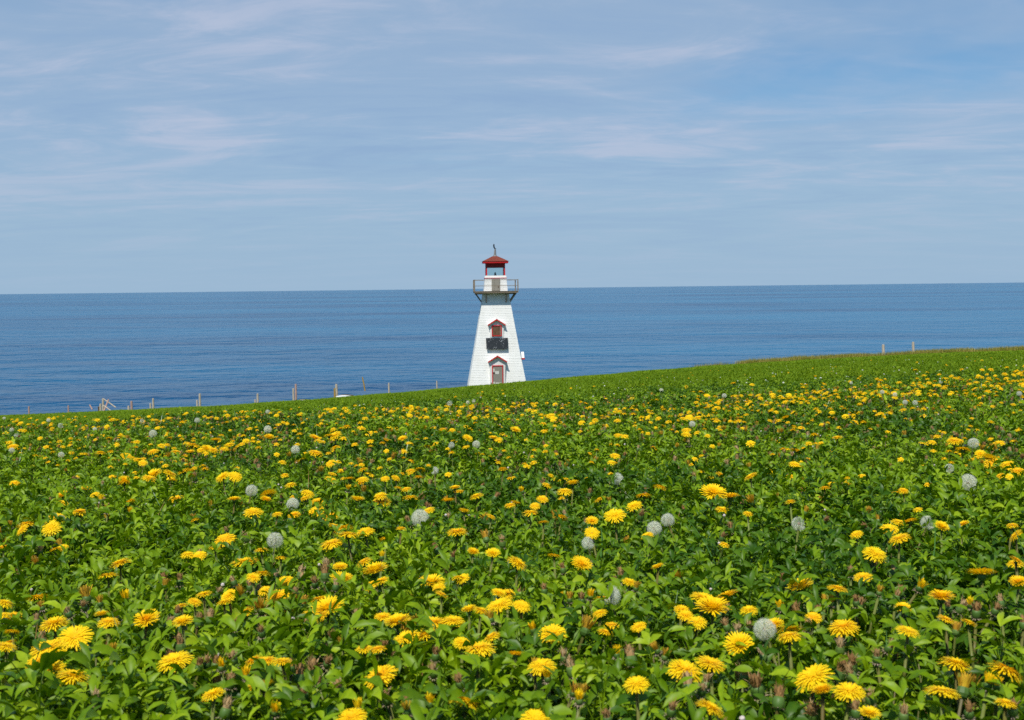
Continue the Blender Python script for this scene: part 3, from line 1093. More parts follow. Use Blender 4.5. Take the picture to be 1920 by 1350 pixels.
tf = [tuft(i, 80, 0.62, 0.36, 0.034, 45).mesh('brink_tuft', M['straw']) for i in range(4)] + [tuft(10 + i, 60, 0.24, 0.2, 0.02).mesh('brink_tuft_green', M['turf']) for i in range(3)]
n = 3600
X = rng.uniform(18, 62, n)
Y = edge_y(X) - 1.2 - rng.random(n) ** 1.4 * 7
Xb = rng.uniform(-58, 20, 700)
Yb = edge_y(Xb) - 1.0 - rng.random(700) * 2.5
dens = np.clip((X - 20) / 9, 0.15, 1) * np.clip(0.6 + 0.5 * np.sin(X * 0.8) + 0.3 * np.sin(X * 2.3), 0.15, 1)
ok = rng.random(n) < dens
X, Y = np.concatenate([X[ok], Xb]), np.concatenate([Y[ok], Yb])
n = len(X)
isr = np.arange(n) < ok.sum()
sc = rng.uniform(0.55, 1.15, n) * np.where(isr, 1.0, 0.62)
pid = np.where(isr & (rng.random(n) < 0.72), rng.integers(0, 4, n), rng.integers(4, 7, n))
scatter('brink_grass', tf, np.stack([X, Y, ground(X, Y)], 1), np.stack([np.zeros(n), np.zeros(n), rng.random(n) * 6.283], 1),
        np.stack([sc, sc, sc], 1), pid, 'long pale dry grass along the right hand brink', 'grass')

# loose grass blades standing out of the clover
bl = []
for i in range(6):
    mb = MB()
    rs = random.Random(i)
    for k in range(rs.randint(1, 3)):
        blade(mb, (rs.uniform(-.01, .01), rs.uniform(-.01, .01), 0), rs.random() * 6.283, rs.uniform(0.11, 0.21), 0.0042, R(rs.uniform(15, 95)), rs.random(), 6)
    bl.append(mb.mesh('grass_blade', M['blade']))
for i in range(3):                                       # dry dead stems
    mb = MB()
    rs = random.Random(60 + i)
    for k in range(2):
        blade(mb, (rs.uniform(-.01, .01), rs.uniform(-.01, .01), 0), rs.random() * 6.283, rs.uniform(0.11, 0.16), 0.0034, R(rs.uniform(10, 120)), rs.random(), 6)
    bl.append(mb.mesh('dead_stem', M['wither']))
X, Y = wedge_points(0.95, 7.5, 3400)
n = len(X)
sc = rng.uniform(0.7, 1.1, n)
scatter('grass_blades', bl, np.stack([X, Y, ground(X, Y)], 1), np.stack([rng.normal(0, .2, n), rng.normal(0, .2, n), rng.random(n) * 6.283], 1),
        np.stack([sc, sc, sc], 1), rng.integers(0, 9, n), 'thin loose grass blades among the clover', 'grass')


# ------------------------------------------------------------------ dandelions
def head_mesh(i, lod=0, cup=0):
    """open flower: rings of strap petals that arch out and droop, radius 1, domed, base at the origin"""
    rs = random.Random(40 + i)
    mb = MB()
    # count, reach, start angle, end angle, tint
    rings = [(42, 1.00, 20, -36, 0.0), (44, 0.98, 34, -24, 0.05), (42, 0.90, 46, -10, 0.16), (36, 0.78, 56, 4, 0.34), (30, 0.64, 64, 20, 0.55), (24, 0.50, 72, 40, 0.8), (16, 0.38, 82, 64, 1.0)]
    if lod:
        rings = [(16, 1.0, 24, -36, 0.0), (15, 0.92, 42, -18, 0.1), (11, 0.74, 58, 4, 0.3), (8, 0.52, 72, 36, 0.6)]
    wear = rs.uniform(0.0, 1.0)
    mb.tube([(0, 0, 0.05), (0, 0, 0.14), (0, 0, 0.24), (0, 0, 0.31), (0, 0, 0.34)], [0.62, 0.60, 0.46, 0.26, 0.05], 10, [0.25, 0.35, 0.6, 0.85, 0.95])
    for c, ln, e0, e1, ti in rings:
        off = rs.random() * 6.283
        for k in range(c):
            if rs.random() < 0.03 + 0.05 * wear:
                continue
            yaw = off + 6.283 * k / c + rs.gauss(0, 0.07)
            l = ln * 1.10 * rs.uniform(0.84, 1.08)
            w = (0.098 if not lod else 0.30) * (0.75 + 0.25 * ln) * rs.uniform(0.8, 1.15)
            d = Vector((math.cos(yaw), math.sin(yaw), 0))
            s = Vector((-math.sin(yaw), math.cos(yaw), 0))
            p = d * (0.05 if ln > 0.6 else 0.02)
            segs = 4 if not lod else 3
            a0, a1 = R(e0 + rs.gauss(0, 4)), R(e1 + cup + rs.gauss(0, 7) - 8 * wear)
            vs_, ts = [], []
            for q in range(segs + 1):
                f = q / segs
                ww = w / 2 * (0.55 + 0.45 * min(1, f * 2.2)) * (0.72 if q == segs else 1)
                vs_ += [p + s * ww, p - s * ww]
                ts += [max(0, min(1, ti + 0.22 - 0.26 * f + rs.uniform(-0.03, 0.03)))] * 2
                a = a0 + (a1 - a0) * min(1, (f + 0.5 / segs))
                p = p + (d * math.cos(a) + Vector((0, 0, 1)) * math.sin(a)) * (l / segs)
            mb.add(vs_, [(2 * q, 2 * q + 1, 2 * q + 3, 2 * q + 2) for q in range(segs)], ts)
    return mb


def half_mesh(i, faded=False):
    """half closed flower: a brush of upright straps, radius about 0.55, height 1.1"""
    rs = random.Random(140 + i)
    mb = MB()
    for k in range(46):
        yaw = rs.random() * 6.283
        r0 = rs.uniform(0.02, 0.22)
        d = Vector((math.cos(yaw), math.sin(yaw), 0))
        s = Vector((-math.sin(yaw), math.cos(yaw), 0))
        p = d * r0
        a = R(rs.uniform(66, 90))
        vs_, ts = [], []
        t = rs.random()
        l = rs.uniform(0.8, 1.15)
        for q in range(3):
            w = 0.055 * (1, 1, 0.6)[q]
            vs_ += [p + s * w, p - s * w]
            ts += [t * (0.5 + 0.5 * (q == 2 and faded))] * 2
            p = p + (d * math.cos(a) + Vector((0, 0, 1)) * math.sin(a)) * (l / 2)
            a -= R(rs.uniform(-5, 25)) / 2
        mb.add(vs_, [(0, 1, 3, 2), (2, 3, 5, 4)], ts)
    return mb


def calyx_mesh(i, hgt=0.62, rad=0.30):
    """green cup below the flower, top at the origin"""
    mb = MB()
    zs = [0, -0.12, -0.32, -0.5, -0.62]
    rr = [0.9, 1.05, 1.12, 0.85, 0.25]
    mb.tube([(0, 0, z / 0.62 * hgt) for z in zs], [r * rad for r in rr], 9, [0.8, 0.7, 0.5, 0.3, 0.2])
    return mb


def bracts_mesh(i, n=11, rad=0.3, ln=0.5):
    """reflexed papery bracts at the foot of the cup"""
    rs = random.Random(400 + i)
    mb = MB()
    for k in range(n):
        blade(mb, (rad * 0.5 * math.cos(k * 6.283 / n), rad * 0.5 * math.sin(k * 6.283 / n), 0), k * 6.283 / n + rs.uniform(-.2, .2),
              ln * rs.uniform(0.7, 1.15), 0.17, R(rs.uniform(50, 110)), rs.random(), 3, e0=rs.uniform(15, 35))
    return mb


def tuft_mesh(i):
    """withered brown tuft on a spent head, radius about 0.33, height 0.9"""
    rs = random.Random(500 + i)
    mb = MB()
    mb.tube([(0, 0, 0), (0, 0, 0.3), (0.03, 0, 0.55), (0.05, 0.02, 0.7)], [0.25, 0.23, 0.15, 0.05], 8, [0.3, 0.5, 0.4, 0.1])
    for k in range(40):
        yaw = rs.random() * 6.283
        r0 = rs.uniform(0.1, 0.28)
        blade(mb, (r0 * math.cos(yaw), r0 * math.sin(yaw), rs.uniform(0, 0.3)), yaw + rs.uniform(-.8, .8), rs.uniform(0.35, 0.72), 0.09,
              R(rs.uniform(-60, 90)), rs.random(), 3, e0=rs.uniform(55, 88))
    return mb


def stem_mesh(i):
    """unit high stem, slightly bowed, from the ground (z -1) to the head (z 0)"""
    rs = random.Random(600 + i)
    bx, by = rs.uniform(-0.012, 0.012), rs.uniform(-0.012, 0.012)
    mb = MB()
    t = rs.random()
    mb.tube([(bx * 1.5, by * 1.5, -1), (bx * 1.4, by * 1.4, -0.6), (bx * 0.7, by * 0.7, -0.3), (0, 0, 0)], [0.0024, 0.0022, 0.002, 0.0019], 6,
            [0.1 * t, 0.3 * t, 0.7 * t + 0.1, 0.8 * t + 0.2])
    return mb


def clock_mesh(i, part=1.0):
    """seed globe, radius 1: many seeds, each a thread with a little parachute"""
    rs = random.Random(700 + i)
    mb = MB()
    n = 430
    for k in range(n):
        z = max(-1, min(1, 1 - 2 * (k + 0.5) / n + rs.uniform(-0.04, 0.04)))
        if z < -0.86:
            continue
        if part < 1 and (math.sin(k * 2.399) * 0.5 + 0.5) > part and z > -0.4:
            continue
        r = math.sqrt(1 - z * z)
        a = k * 2.39996 + rs.uniform(-.22, .22)
        d = Vector((r * math.cos(a), r * math.sin(a), z))
        x = d.orthogonal().normalized()
        y = d.cross(x)
        b0, b1 = d * 0.16, d * rs.uniform(0.66, 0.80)
        w = 0.0045
        mb.add([b0 + x * w, b0 - x * w, b1 - x * w, b1 + x * w], [(0, 1, 2, 3)], 0.2)
        m_ = 13
        for q in range(m_):
            b = 6.283 * q / m_ + rs.uniform(-.2, .2)
            o = (x * math.cos(b) + y * math.sin(b))
            tip = b1 + o * rs.uniform(0.14, 0.28) + d * rs.uniform(0.10, 0.26)
            s = d.cross(o).normalized() * 0.0052
            mb.add([b1 + s, b1 - s, tip], [(0, 1, 2)], 0.8)
    return mb


HEADS = [head_mesh(i, 0, (0, 0, 14, -8, 48)[i % 5]).mesh('flower_head', M['petal']) for i in range(16)]
HALVES = [half_mesh(i).mesh('half_open_head', M['petal']) for i in range(3)] + [half_mesh(9 + i, True).mesh('fading_head', M['faded']) for i in range(3)]
CALYX = [calyx_mesh(0).mesh('calyx', M['calyx'], True)]
CALYX_B = [calyx_mesh(0, 0.8, 0.33).mesh('bud_cup', M['calyx'], True)]
BRACTS = [bracts_mesh(i).mesh('bracts', M['bract']) for i in range(4)]
BRACTS_G = [bracts_mesh(9 + i, 9, 0.24, 0.34).mesh('green_bracts', M['calyx']) for i in range(2)]
TUFTS = [tuft_mesh(i).mesh('withered_tuft', M['wither']) for i in range(5)]
STEMS = [stem_mesh(i).mesh('stem', M['stem'], True) for i in range(7)]
CLOCKS = [clock_mesh(i).mesh('seed_globe', M['seed']) for i in range(3)] + [clock_mesh(7 + i, 0.55).mesh('seed_globe_half', M['seed']) for i in range(2)]
mb = MB()
mb.tube([(0, 0, -0.2), (0, 0, -0.1), (0, 0, 0.05), (0, 0, 0.15), (0, 0, 0.19)], [0.06, 0.15, 0.18, 0.12, 0.02], 9)
CORE = mb.mesh('seed_core', M['core'], True)

# places of the flowers as seen in the photograph: x, y of the head and its width there (0: as far as the distance gives)
D_OPEN = '''10,1207,38 92,1207,58 75,1233,48 97,1248,46 136,1263,54 329,1230,62 400,1297,40 476,1236,26 478,1285,26 498,1235,40 530,1236,36 495,1283,36
714,1260,58 872,1311,60 900,1209,52 660,1338,50 684,1214,24 708,1215,20 866,1203,22 1016,1243,48 1006,1341,56 1193,1277,44 1283,1250,60 1332,1237,54
1386,1203,50 1331,1322,50 967,1225,22 1525,1260,66 1543,1291,40 1592,1290,52 1630,1333,38 1791,1239,56 1766,1288,58 1884,1250,66 1885,1315,24
226,1052,38 203,1074,36 70,1117,38 8,1127,32 25,1152,34 4,1150,26 102,1165,46 23,1181,28 141,1187,56 15,1203,30 204,1162,38 275,1155,46 343,1162,34
365,1125,24 382,1111,28 340,1133,22 430,1113,28 460,1147,38 475,1080,22 458,1047,46 190,1150,22 420,1126,26
491,1072,32 535,1085,30 497,1104,24 521,1115,38 616,1134,56 600,1120,34 583,1150,30 605,1152,28 638,1060,26 641,1079,40 704,1065,46 694,1095,24 716,1087,18
683,1050,28 809,1086,44 822,1098,20 828,1111,24 858,1081,20 868,1082,20 937,1129,46 935,1110,18 952,1112,18 745,1160,48 718,1154,30 813,1163,44 850,1160,38
880,1141,22 901,1142,28 762,1190,46 800,1185,42 922,1190,32 969,1052,36 1090,1053,36 977,1131,32 1129,1119,30 1180,1088,26 1234,1061,18 1125,1147,20
1135,1182,26 1147,1170,20 1197,1171,26 1036,1182,46 1318,1115,42 1364,1112,44 1335,1133,60 1404,1141,30 1307,1163,34 1278,1140,22 1285,1152,20
1502,1095,46 1570,1098,36 1618,1077,32 1841,1070,50 1910,1088,30 1904,1053,28 1765,1115,44 1773,1157,28 1816,1165,20 1525,1155,24 1452,1167,32
1482,1175,48 1480,1188,42 1582,1171,50 1702,1178,40 1693,1138,18 28,904,18 118,926,22 162,914,18 178,925,16 117,941,20 150,957,26 106,965,32 50,979,34
42,990,24 96,986,32 233,902,24 243,939,22 331,932,26 439,933,24 474,957,30 422,1006,36 403,1024,24 352,1037,24 373,1039,26 366,973,18 104,1027,20 118,1024,18 5,1024,20
545,907,20 504,925,28 498,935,20 483,958,22 552,930,16 577,922,24 572,932,18 595,937,24 614,943,22 594,955,28 622,964,30 520,962,18 552,963,22 625,982,24
643,989,36 653,997,38 685,992,32 622,1014,40 670,934,28 714,937,34 713,927,24 674,905,22 747,913,16 762,915,18 770,930,30 840,936,26 853,912,18 862,919,22
894,928,24 870,957,22 921,966,18 857,993,36 804,954,22 722,1009,20 752,989,16 490,1028,24 527,1043,22 887,1033,18 924,1034,26 956,945,20
1026,907,20 1074,904,24 1059,918,28 966,941,20 1017,933,20 1125,933,22 1206,926,28 1238,911,26 1189,945,28 1003,946,18 995,959,30 1019,977,20 1050,967,28
1053,933,14 1110,974,22 1153,962,36 1110,995,26 1214,1002,22 1337,919,44 1369,927,36 1354,953,24 1402,961,18 1039,1039,24 1358,1020,14
1547,912,20 1558,905,16 1590,904,14 1482,939,18 1680,921,22 1694,918,16 1721,954,14 1740,907,12 1668,987,32 1685,975,28 1706,974,26 1687,1005,36
1765,985,24 1807,980,18 1606,999,22 1640,1034,40 1905,1000,26 1898,983,20 1905,1047,26
24,835,18 82,791,9 97,805,10 157,800,10 183,786,11 208,786,10 232,789,14 314,775,9 343,790,15 320,782,10 425,790,11 437,787,11 46,806,11 75,820,11 18,828,14 112,826,12 131,833,10
87,837,12 118,836,11 98,847,13 67,853,12 85,857,10 160,850,15 135,847,12 188,847,22 237,853,20 209,860,16 260,860,20 268,866,16 257,827,14 225,815,10 295,801,10 317,820,11 287,844,20 313,833,15
330,845,18 360,831,22 405,823,20 388,840,22 400,842,18 378,842,16 430,832,18 415,815,14 456,816,14 462,825,14 475,826,14 357,845,16 310,872,14 288,887,30 280,894,26 318,885,26 345,880,26 357,881,16
418,891,26 440,889,26 220,893,11 233,898,20 420,840,16 445,836,16 504,818,19 522,795,12 552,806,11 562,812,14 628,813,28 617,815,18 590,818,20 597,825,16 625,803,12 645,782,11 650,798,18 676,791,12 685,783,13
722,775,11 712,781,10 754,781,13 768,777,12 773,763,13 721,766,11 757,768,10 783,774,12 797,769,14 818,768,14 800,781,12 790,782,12 763,794,12 831,803,16 845,807,14 880,777,14 890,782,12 915,776,10 861,769,10
873,798,12 877,819,18 925,819,16 935,825,14 928,784,14 942,812,12 890,792,12 755,820,16 723,824,16 694,826,14 695,835,12 665,832,14 628,837,16 592,846,26 565,859,20 620,866,18 485,838,14 724,844,12
847,847,15 800,835,11 935,866,14 943,877,20 680,878,20 770,880,18 788,878,18 785,893,18 742,894,16 722,895,16 620,896,22 655,895,20 680,896,22 690,887,14 623,887,16
1003,771,15 1034,777,16 1049,777,14 1038,783,14 1015,776,12 982,756,9 1061,759,11 1018,793,13 1020,807,13 1070,812,16 1090,791,14 1116,786,14 966,804,18 1158,787,14 1161,770,14 1185,765,12 1187,775,14
1203,781,14 1215,781,13 1222,774,12 1245,767,11 1234,783,13 1258,790,14 1240,797,16 1276,776,13 1292,781,16 1310,781,17 1280,783,14 1310,773,13 1343,764,16 1345,754,12 1331,777,14 1340,773,12 1337,785,12
1382,765,11 1399,776,11 1385,788,13 1377,790,12 1160,814,18 1172,817,15 1198,804,13 1215,811,10 1287,804,17 1287,812,18 1307,810,14 1023,845,15 1002,842,9 988,873,15 1000,866,16 1153,852,18 1146,866,16
1145,887,15 1303,859,11 1033,890,14 1062,897,13 1352,888,20 1408,890,24 1336,835,10 1119,842,9
1446,768,12 1455,771,11 1475,782,18 1460,787,12 1444,787,12 1486,752,11 1511,752,14 1530,765,13 1535,770,13 1548,759,11 1557,765,12 1560,772,12 1585,779,14 1600,777,12 1607,771,12 1602,790,16 1618,791,16 1503,801,14
1490,800,12 1570,818,18 1516,830,16 1530,830,12 1492,842,22 1477,841,12 1490,868,20 1652,774,14 1668,773,15 1693,767,14 1711,764,12 1732,765,11 1731,778,14 1735,751,12 1858,790,15 1820,797,10 1900,757,11 1915,752,10
1909,805,14 1789,824,24 1806,840,25 1748,828,16 1750,844,12 1779,845,14 1793,847,12 1873,828,20 1900,826,16 1838,849,18 1855,857,26 1860,864,28 1889,868,24 1908,881,24 1875,890,17 1893,892,13 1823,860,10 1616,891,12'''
D_HALF = '''211,1222,14 415,1250,19 462,1267,16 515,1333,20 642,1208,14 672,1328,18 764,1331,22 807,1318,20 1003,1255,24 1027,1271,14 1074,1298,13 1092,1301,15 1086,1312,18
1233,1218,16 1246,1231,14 1156,1227,14 1869,1285,18 163,1120,26 236,1122,20 188,1130,16 80,1138,14 490,1140,26 780,1169,18 921,1160,18 1107,1118,16 1192,1102,14 1000,1180,16 1053,1120,14 1068,1123,14
1461,1139,16 1546,1128,14 1559,1130,14 1648,1110,15 1723,1100,20 1821,1134,14 1852,1282,24 190,937,12 201,957,12 244,960,11 652,917,11 980,921,11 1142,941,11 716,1044,13 20,985,11'''
D_BUD = '''86,1211,18 322,1232,17 373,1245,13 388,1240,12 404,1241,12 437,1232,18 432,1275,14 425,1325,22 180,1306,15 545,1247,15 612,1218,12 614,1240,12 599,1275,17 635,1287,15 570,1297,18
700,1222,14 721,1210,13 730,1229,15 817,1224,15 812,1256,12 724,1305,18 764,1308,16 861,1276,12 1070,1247,22 1324,1275,16 1317,1290,16 1418,1282,27 1396,1262,18 1260,1327,16 1138,1342,15
1430,1225,14 1057,1228,12 1461,1305,24 1594,1260,20 1669,1210,14 1644,1228,14 1705,1205,14 1631,1305,14 1604,1328,15 1817,1330,18 1695,1335,14 1900,1325,17
127,1146,13 157,1134,12 304,1093,11 337,1085,13 69,1160,13 78,1195,14 218,1155,11 317,1167,15 333,1147,14 437,1088,11 443,1168,14 468,1096,12 410,1108,11 484,1104,12 524,1118,12 555,1110,13
567,1082,11 590,1090,13 517,1078,10 630,1095,13 668,1155,16 717,1130,15 602,1163,13 575,1165,14 490,1182,14 622,1192,13 1020,1103,12 1091,1120,14 1155,1088,10 1055,1064,10 1362,1143,14 1361,1170,13
1382,1180,13 1403,1175,13 1494,1143,17 1831,1142,17 1876,1125,14 1868,1140,13 1533,1145,12 1605,1125,12 1690,1107,12 1682,1115,13 1595,1070,11 1514,1170,14 1778,1135,13 1918,1165,13'''
D_CLOCK = '''472,920,25 549,945,26 788,971,36 516,1013,33 1145,1117,42 1434,1180,46 1252,975,28 1227,991,31 1103,1020,21 1157,898,26 1815,905,36 1740,980,30 1498,982,30 1825,831,22 1780,880,12
8,784,7 22,806,9 30,815,10 91,788,8 114,798,11 178,805,9 267,789,9 287,813,16 370,788,11 115,853,12 22,845,10 502,805,16 502,772,9 554,843,18 843,756,11 877,755,6 888,752,6 893,833,16 846,836,9 815,883,14
1298,795,13 1716,755,11 1697,755,8 1240,732,9 1358,742,10 1596,718,7 1678,740,9 1911,738,11 1764,716,7 1654,736,7'''
BROKEN = {(1145, 1117), (1740, 980), (1498, 982), (1103, 1020), (1157, 898), (815, 883), (1780, 880)}


def parse(s):
    return [tuple(float(q) for q in w.split(',')) for w in s.split()]


COLS = [(0, 'at the left edge'), (130, 'on the far left'), (380, 'on the left'), (640, 'left of centre'), (860, 'below the lighthouse'),
        (1010, 'just right of centre'), (1260, 'on the right'), (1520, 'on the far right'), (1780, 'at the right edge')]
ROWS = [(0, 'on the far crest'), (800, 'in the far flower band'), (845, 'behind the mid field'), (900, 'in the mid field'), (965, 'before the mid field'),
        (1045, 'in the upper foreground'), (1105, 'in the foreground'), (1155, 'in the lower foreground'), (1205, 'in the front rows'), (1275, 'near the bottom edge'), (1318, 'along the bottom edge')]


def place_of(px, py):
    c = [t for x, t in COLS if px >= x][-1]
    r = [t for y, t in ROWS if py >= y][-1]
    return r, c


def make_labels(items, noun):
    """a label for every (x, y, w): its place, and what sets it apart from its likes there"""
    ORD = ('first second third fourth fifth sixth seventh eighth ninth tenth eleventh twelfth thirteenth fourteenth fifteenth sixteenth seventeenth '
           'eighteenth nineteenth twentieth').split() + ['one'] * 200
    short = ' '.join(noun.split()[-2:])
    cells = {}
    for i, (x, y, w) in enumerate(items):
        cells.setdefault(place_of(x, y), []).append(i)
    out = [None] * len(items)
    for (r, c), ids in cells.items():
        left = list(ids)
        if len(left) == 1:
            out[left[0]] = 'only %s %s, %s' % (noun, r, c)
            continue
        for word, key in (('largest', lambda i: -items[i][2]), ('leftmost', lambda i: items[i][0]), ('rightmost', lambda i: -items[i][0]),
                          ('lowest', lambda i: -items[i][1]), ('highest', lambda i: items[i][1])):
            best = min(ids, key=key)
            if best in left:
                out[best] = '%s %s %s, %s' % (word, noun, r, c)
                left.remove(best)
        left.sort(key=lambda i: items[i][0])
        order = sorted(ids, key=lambda i: items[i][0])
        for i in left:
            out[i] = '%s from left of the %ss %s, %s' % (ORD[order.index(i)], short, r, c)
    return out


def flower_base(px, py, w, lift, lo, hi):
    p = hit(px, py, lift)
    if p is None:
        return None, 0
    s = w / FPX * p.dot(fwd)
    return p, min(hi, max(lo, s))


def stemlen(p):
    return max(0.03, p.z - float(ground(p.x, p.y)) + 0.01)


FL = random.Random(5)
opens = parse(D_OPEN)
opens.sort(key=lambda a: -a[2])
near_open, rest_open = opens[:300], opens[300:]
labels = make_labels(near_open, 'open yellow dandelion')
for (px, py, w), lab in zip(near_open, labels):
    p, s = flower_base(px, py + w * 0.16, w, 0.028 + (FL.uniform(0.008, 0.024) if FL.random() < 0.22 else FL.uniform(-0.004, 0.008)), 0.020, 0.056)
    if p is None:
        continue
    k = s / 2 * 1.06
    yaw = FL.random() * 6.283
    tilt = Euler((R(FL.gauss(9, 9)), R(FL.gauss(-3, 9)), yaw))
    o = thing('dandelion', lab, 'dandelion', p, (0, 0, 0), 'open yellow dandelions in the field')
    put('flower_head', FL.choice(HEADS), o, rot=(R(FL.gauss(3, 14)), R(FL.gauss(-3, 15)), FL.uniform(-0.5, 0.5)), scale=(k, k * FL.uniform(0.88, 1.05), k * FL.uniform(0.58, 0.92)))
    put('calyx', CALYX[0], o, loc=(0, 0, k * 0.10), scale=(k * 0.9,) * 3)
    put('bracts', FL.choice(BRACTS_G), o, loc=(0, 0, -k * 0.35), rot=(0, 0, yaw), scale=(k * 0.9,) * 3)
    put('stem', FL.choice(STEMS), o, loc=(0, 0, -k * 0.4), rot=(0, 0, yaw), scale=(1, 1, stemlen(p) - k * 0.4))

halves = parse(D_HALF)
for (px, py, w), lab in zip(halves, make_labels(halves, 'half closed dandelion')):
    p, s = flower_base(px, py + w * 0.2, w, 0.026, 0.012, 0.026)
    k = s / 1.0
    o = thing('closing_dandelion', lab, 'dandelion', p, (R(FL.gauss(3, 8)), R(FL.gauss(0, 9)), 0), 'half closed dandelions')
    yaw = FL.random() * 6.283
    put('petal_brush', FL.choice(HALVES), o, rot=(0, 0, yaw), scale=(k,) * 3)
    put('calyx', CALYX[0], o, loc=(0, 0, k * 0.3), scale=(k,) * 3)
    put('bracts', FL.choice(BRACTS_G + BRACTS), o, loc=(0, 0, -k * 0.3), rot=(0, 0, yaw), scale=(k,) * 3)
    put('stem', FL.choice(STEMS), o, loc=(0, 0, -k * 0.3), rot=(0, 0, yaw), scale=(1, 1, stemlen(p)))

buds = parse(D_BUD)
for (px, py, w), lab in zip(buds, make_labels(buds, 'withered brown dandelion bud')):
    p, s = flower_base(px, py + w * 0.1, w, 0.024, 0.010, 0.018)
    k = s / 0.72
    o = thing('withered_dandelion', lab, 'dandelion', p, (R(FL.gauss(3, 12)), R(FL.gauss(0, 13)), 0), 'withered dandelion buds')
    yaw = FL.random() * 6.283
    put('bud_cup', CALYX_B[0], o, scale=(k,) * 3)
    put('withered_tuft', FL.choice(TUFTS), o, loc=(0, 0, -k * 0.03), rot=(0, 0, yaw), scale=(k,) * 3)
    put('bracts', FL.choice(BRACTS), o, loc=(0, 0, -k * 0.72), rot=(0, 0, yaw), scale=(k,) * 3)
    put('stem', FL.choice(STEMS), o, loc=(0, 0, -k * 0.74), rot=(0, 0, yaw), scale=(1, 1, stemlen(p)))

clocks = parse(D_CLOCK)
near_c = [c for c in clocks]
for (px, py, w), lab in zip(near_c, make_labels(near_c, 'round white dandelion seed head')):
    br = (int(px), int(py)) in BROKEN or (w < 12 and int(px) % 3 == 0)
    p, s = flower_base(px, py + w * 0.3, w, 0.030 if py > 800 else 0.040, 0.026, 0.045)
    if p is None:
        continue
    k = s / 2
    p = p + Vector((0, 0, k * 0.6))
    if br:
        lab = lab.replace('round white', 'ragged half empty')
    o = thing('dandelion_clock', lab, 'seed head', p, (R(FL.gauss(0, 10)), R(FL.gauss(0, 10)), 0), 'white dandelion seed heads')
    put('seed_globe', FL.choice(CLOCKS[3:] if br else CLOCKS[:3]), o, rot=(0, 0, FL.random() * 6.28), scale=(k,) * 3)
    put('seed_core', CORE, o, scale=(k,) * 3)
    put('stem', FL.choice(STEMS), o, loc=(0, 0, -k * 0.18), scale=(1, 1, stemlen(p)))

# ------------------------------------------------------------------ the flowers past counting
fm = [head_mesh(70 + i, 1) for i in range(5)]
for q in fm:
    q.tube([(0, 0, 0.1), (0, 0, -0.45)], [0.3, 0.12], 6, 0.2, mi=1)
    q.tube([(0, 0, -0.4), (0.1, 0, -5)], [0.09, 0.1], 4, 0.5, mi=2, cap=False)
far_heads = [q.mesh('far_dandelion', [M['petal'], M['calyx'], M['stem']]) for q in fm]
pts, rots, scl, pid = [], [], [], []


def add_far(px, py, w, lift=0.03):
    p, s = flower_base(px, py, w, lift + 0.004, 0.020, 0.048)
    if p is None or p.y > 30:
        return
    pts.append(p)
    rots.append((R(FL.gauss(9, 10)), R(FL.gauss(-3, 10)), FL.random() * 6.283))
    k = s / 2 * 0.98
    scl.append((k, k, k))
    pid.append(FL.randrange(5))


for px, py, w in rest_open:
    add_far(px, py + 2, w)
small = [o for o in opens if o[1] < 905]
for j in range(520):                                     # companions in the clusters of the far band
    px, py, w = FL.choice(small)
    qx, qy = px + FL.gauss(0, 60), py + FL.gauss(0, 17)
    if qy < 900:
        add_far(qx, qy, w * FL.uniform(0.4, 0.85), FL.uniform(0.0, 0.03))
for j in range(330):                                     # the crest rows on the right and sparse ones along the whole crest
    u = FL.random()
    qx = 1250 + 690 * u ** 0.7
    base = 752 - (qx - 1250) * 0.070
    add_far(qx, base + 10 + FL.gauss(0, 13), FL.uniform(7, 12), FL.uniform(0.01, 0.03))
for j in range(260):
    qx = FL.uniform(0, 1250)
    add_far(qx, 783 - qx * 0.028 + abs(FL.gauss(0, 18)), FL.uniform(7, 11), FL.uniform(0.0, 0.03))
Xs, Ys = wedge_points(8.5, 45, 210, power=0, pad=0.3)
for x, y in zip(Xs, Ys):
    pts.append((x, y, float(canopy(x, y)) - 0.015))
    rots.append((R(FL.gauss(9, 10)), R(FL.gauss(-3, 10)), FL.random() * 6.283))
    scl.append((FL.uniform(0.016, 0.022),) * 3)
    pid.append(FL.randrange(5))
for j in range(420):                                     # the field goes on beyond both sides of the picture
    y = math.sqrt(FL.uniform(1.0, 81.0))
    x = FL.choice((-1, 1)) * y * FL.uniform(0.485, 0.485 + 0.25 + 0.5 / y)
    pts.append((x, y, float(canopy(x, y)) + FL.uniform(0.01, 0.03)))
    rots.append((R(FL.gauss(9, 12)), R(FL.gauss(-3, 12)), FL.random() * 6.283))
    scl.append((FL.uniform(0.014, 0.022),) * 3)
    pid.append(FL.randrange(5))
scatter('distant_dandelions', far_heads, pts, rots, scl, pid, 'countless small yellow dandelions in the far flower band', 'dandelions')

# spent buds, small closed ones and clover buds between the leaves
sb = []
for i in range(5):
    a, b, c = calyx_mesh(0, 0.8, 0.33), tuft_mesh(20 + i), bracts_mesh(30 + i)
    q = MB()
    q.add(a.v, a.f, a.t, 0)
    q.add(b.v, b.f, b.t, 1)
    q.add([(x, y, z - 0.72) for x, y, z in c.v], c.f, c.t, 2)
    q.tube([(0, 0, -0.75), (0.1, 0.1, -5)], [0.10, 0.12], 5, 0.3, mi=3, cap=False)
    sb.append(q.mesh('spent_bud', [M['calyx'], M['wither'], M['bract'], M['stem']]))
for i in range(2):
    a, b = calyx_mesh(0), half_mesh(30 + i, True)
    q = MB()
    q.add(a.v, a.f, a.t, 0)
    q.add([(x, y, z - 0.3) for x, y, z in b.v], b.f, b.t, 1)
    q.tube([(0, 0, -0.6), (0.1, 0.1, -5)], [0.09, 0.11], 5, 0.3, mi=2, cap=False)
    sb.append(q.mesh('closed_bud', [M['calyx'], M['faded'], M['stem']]))
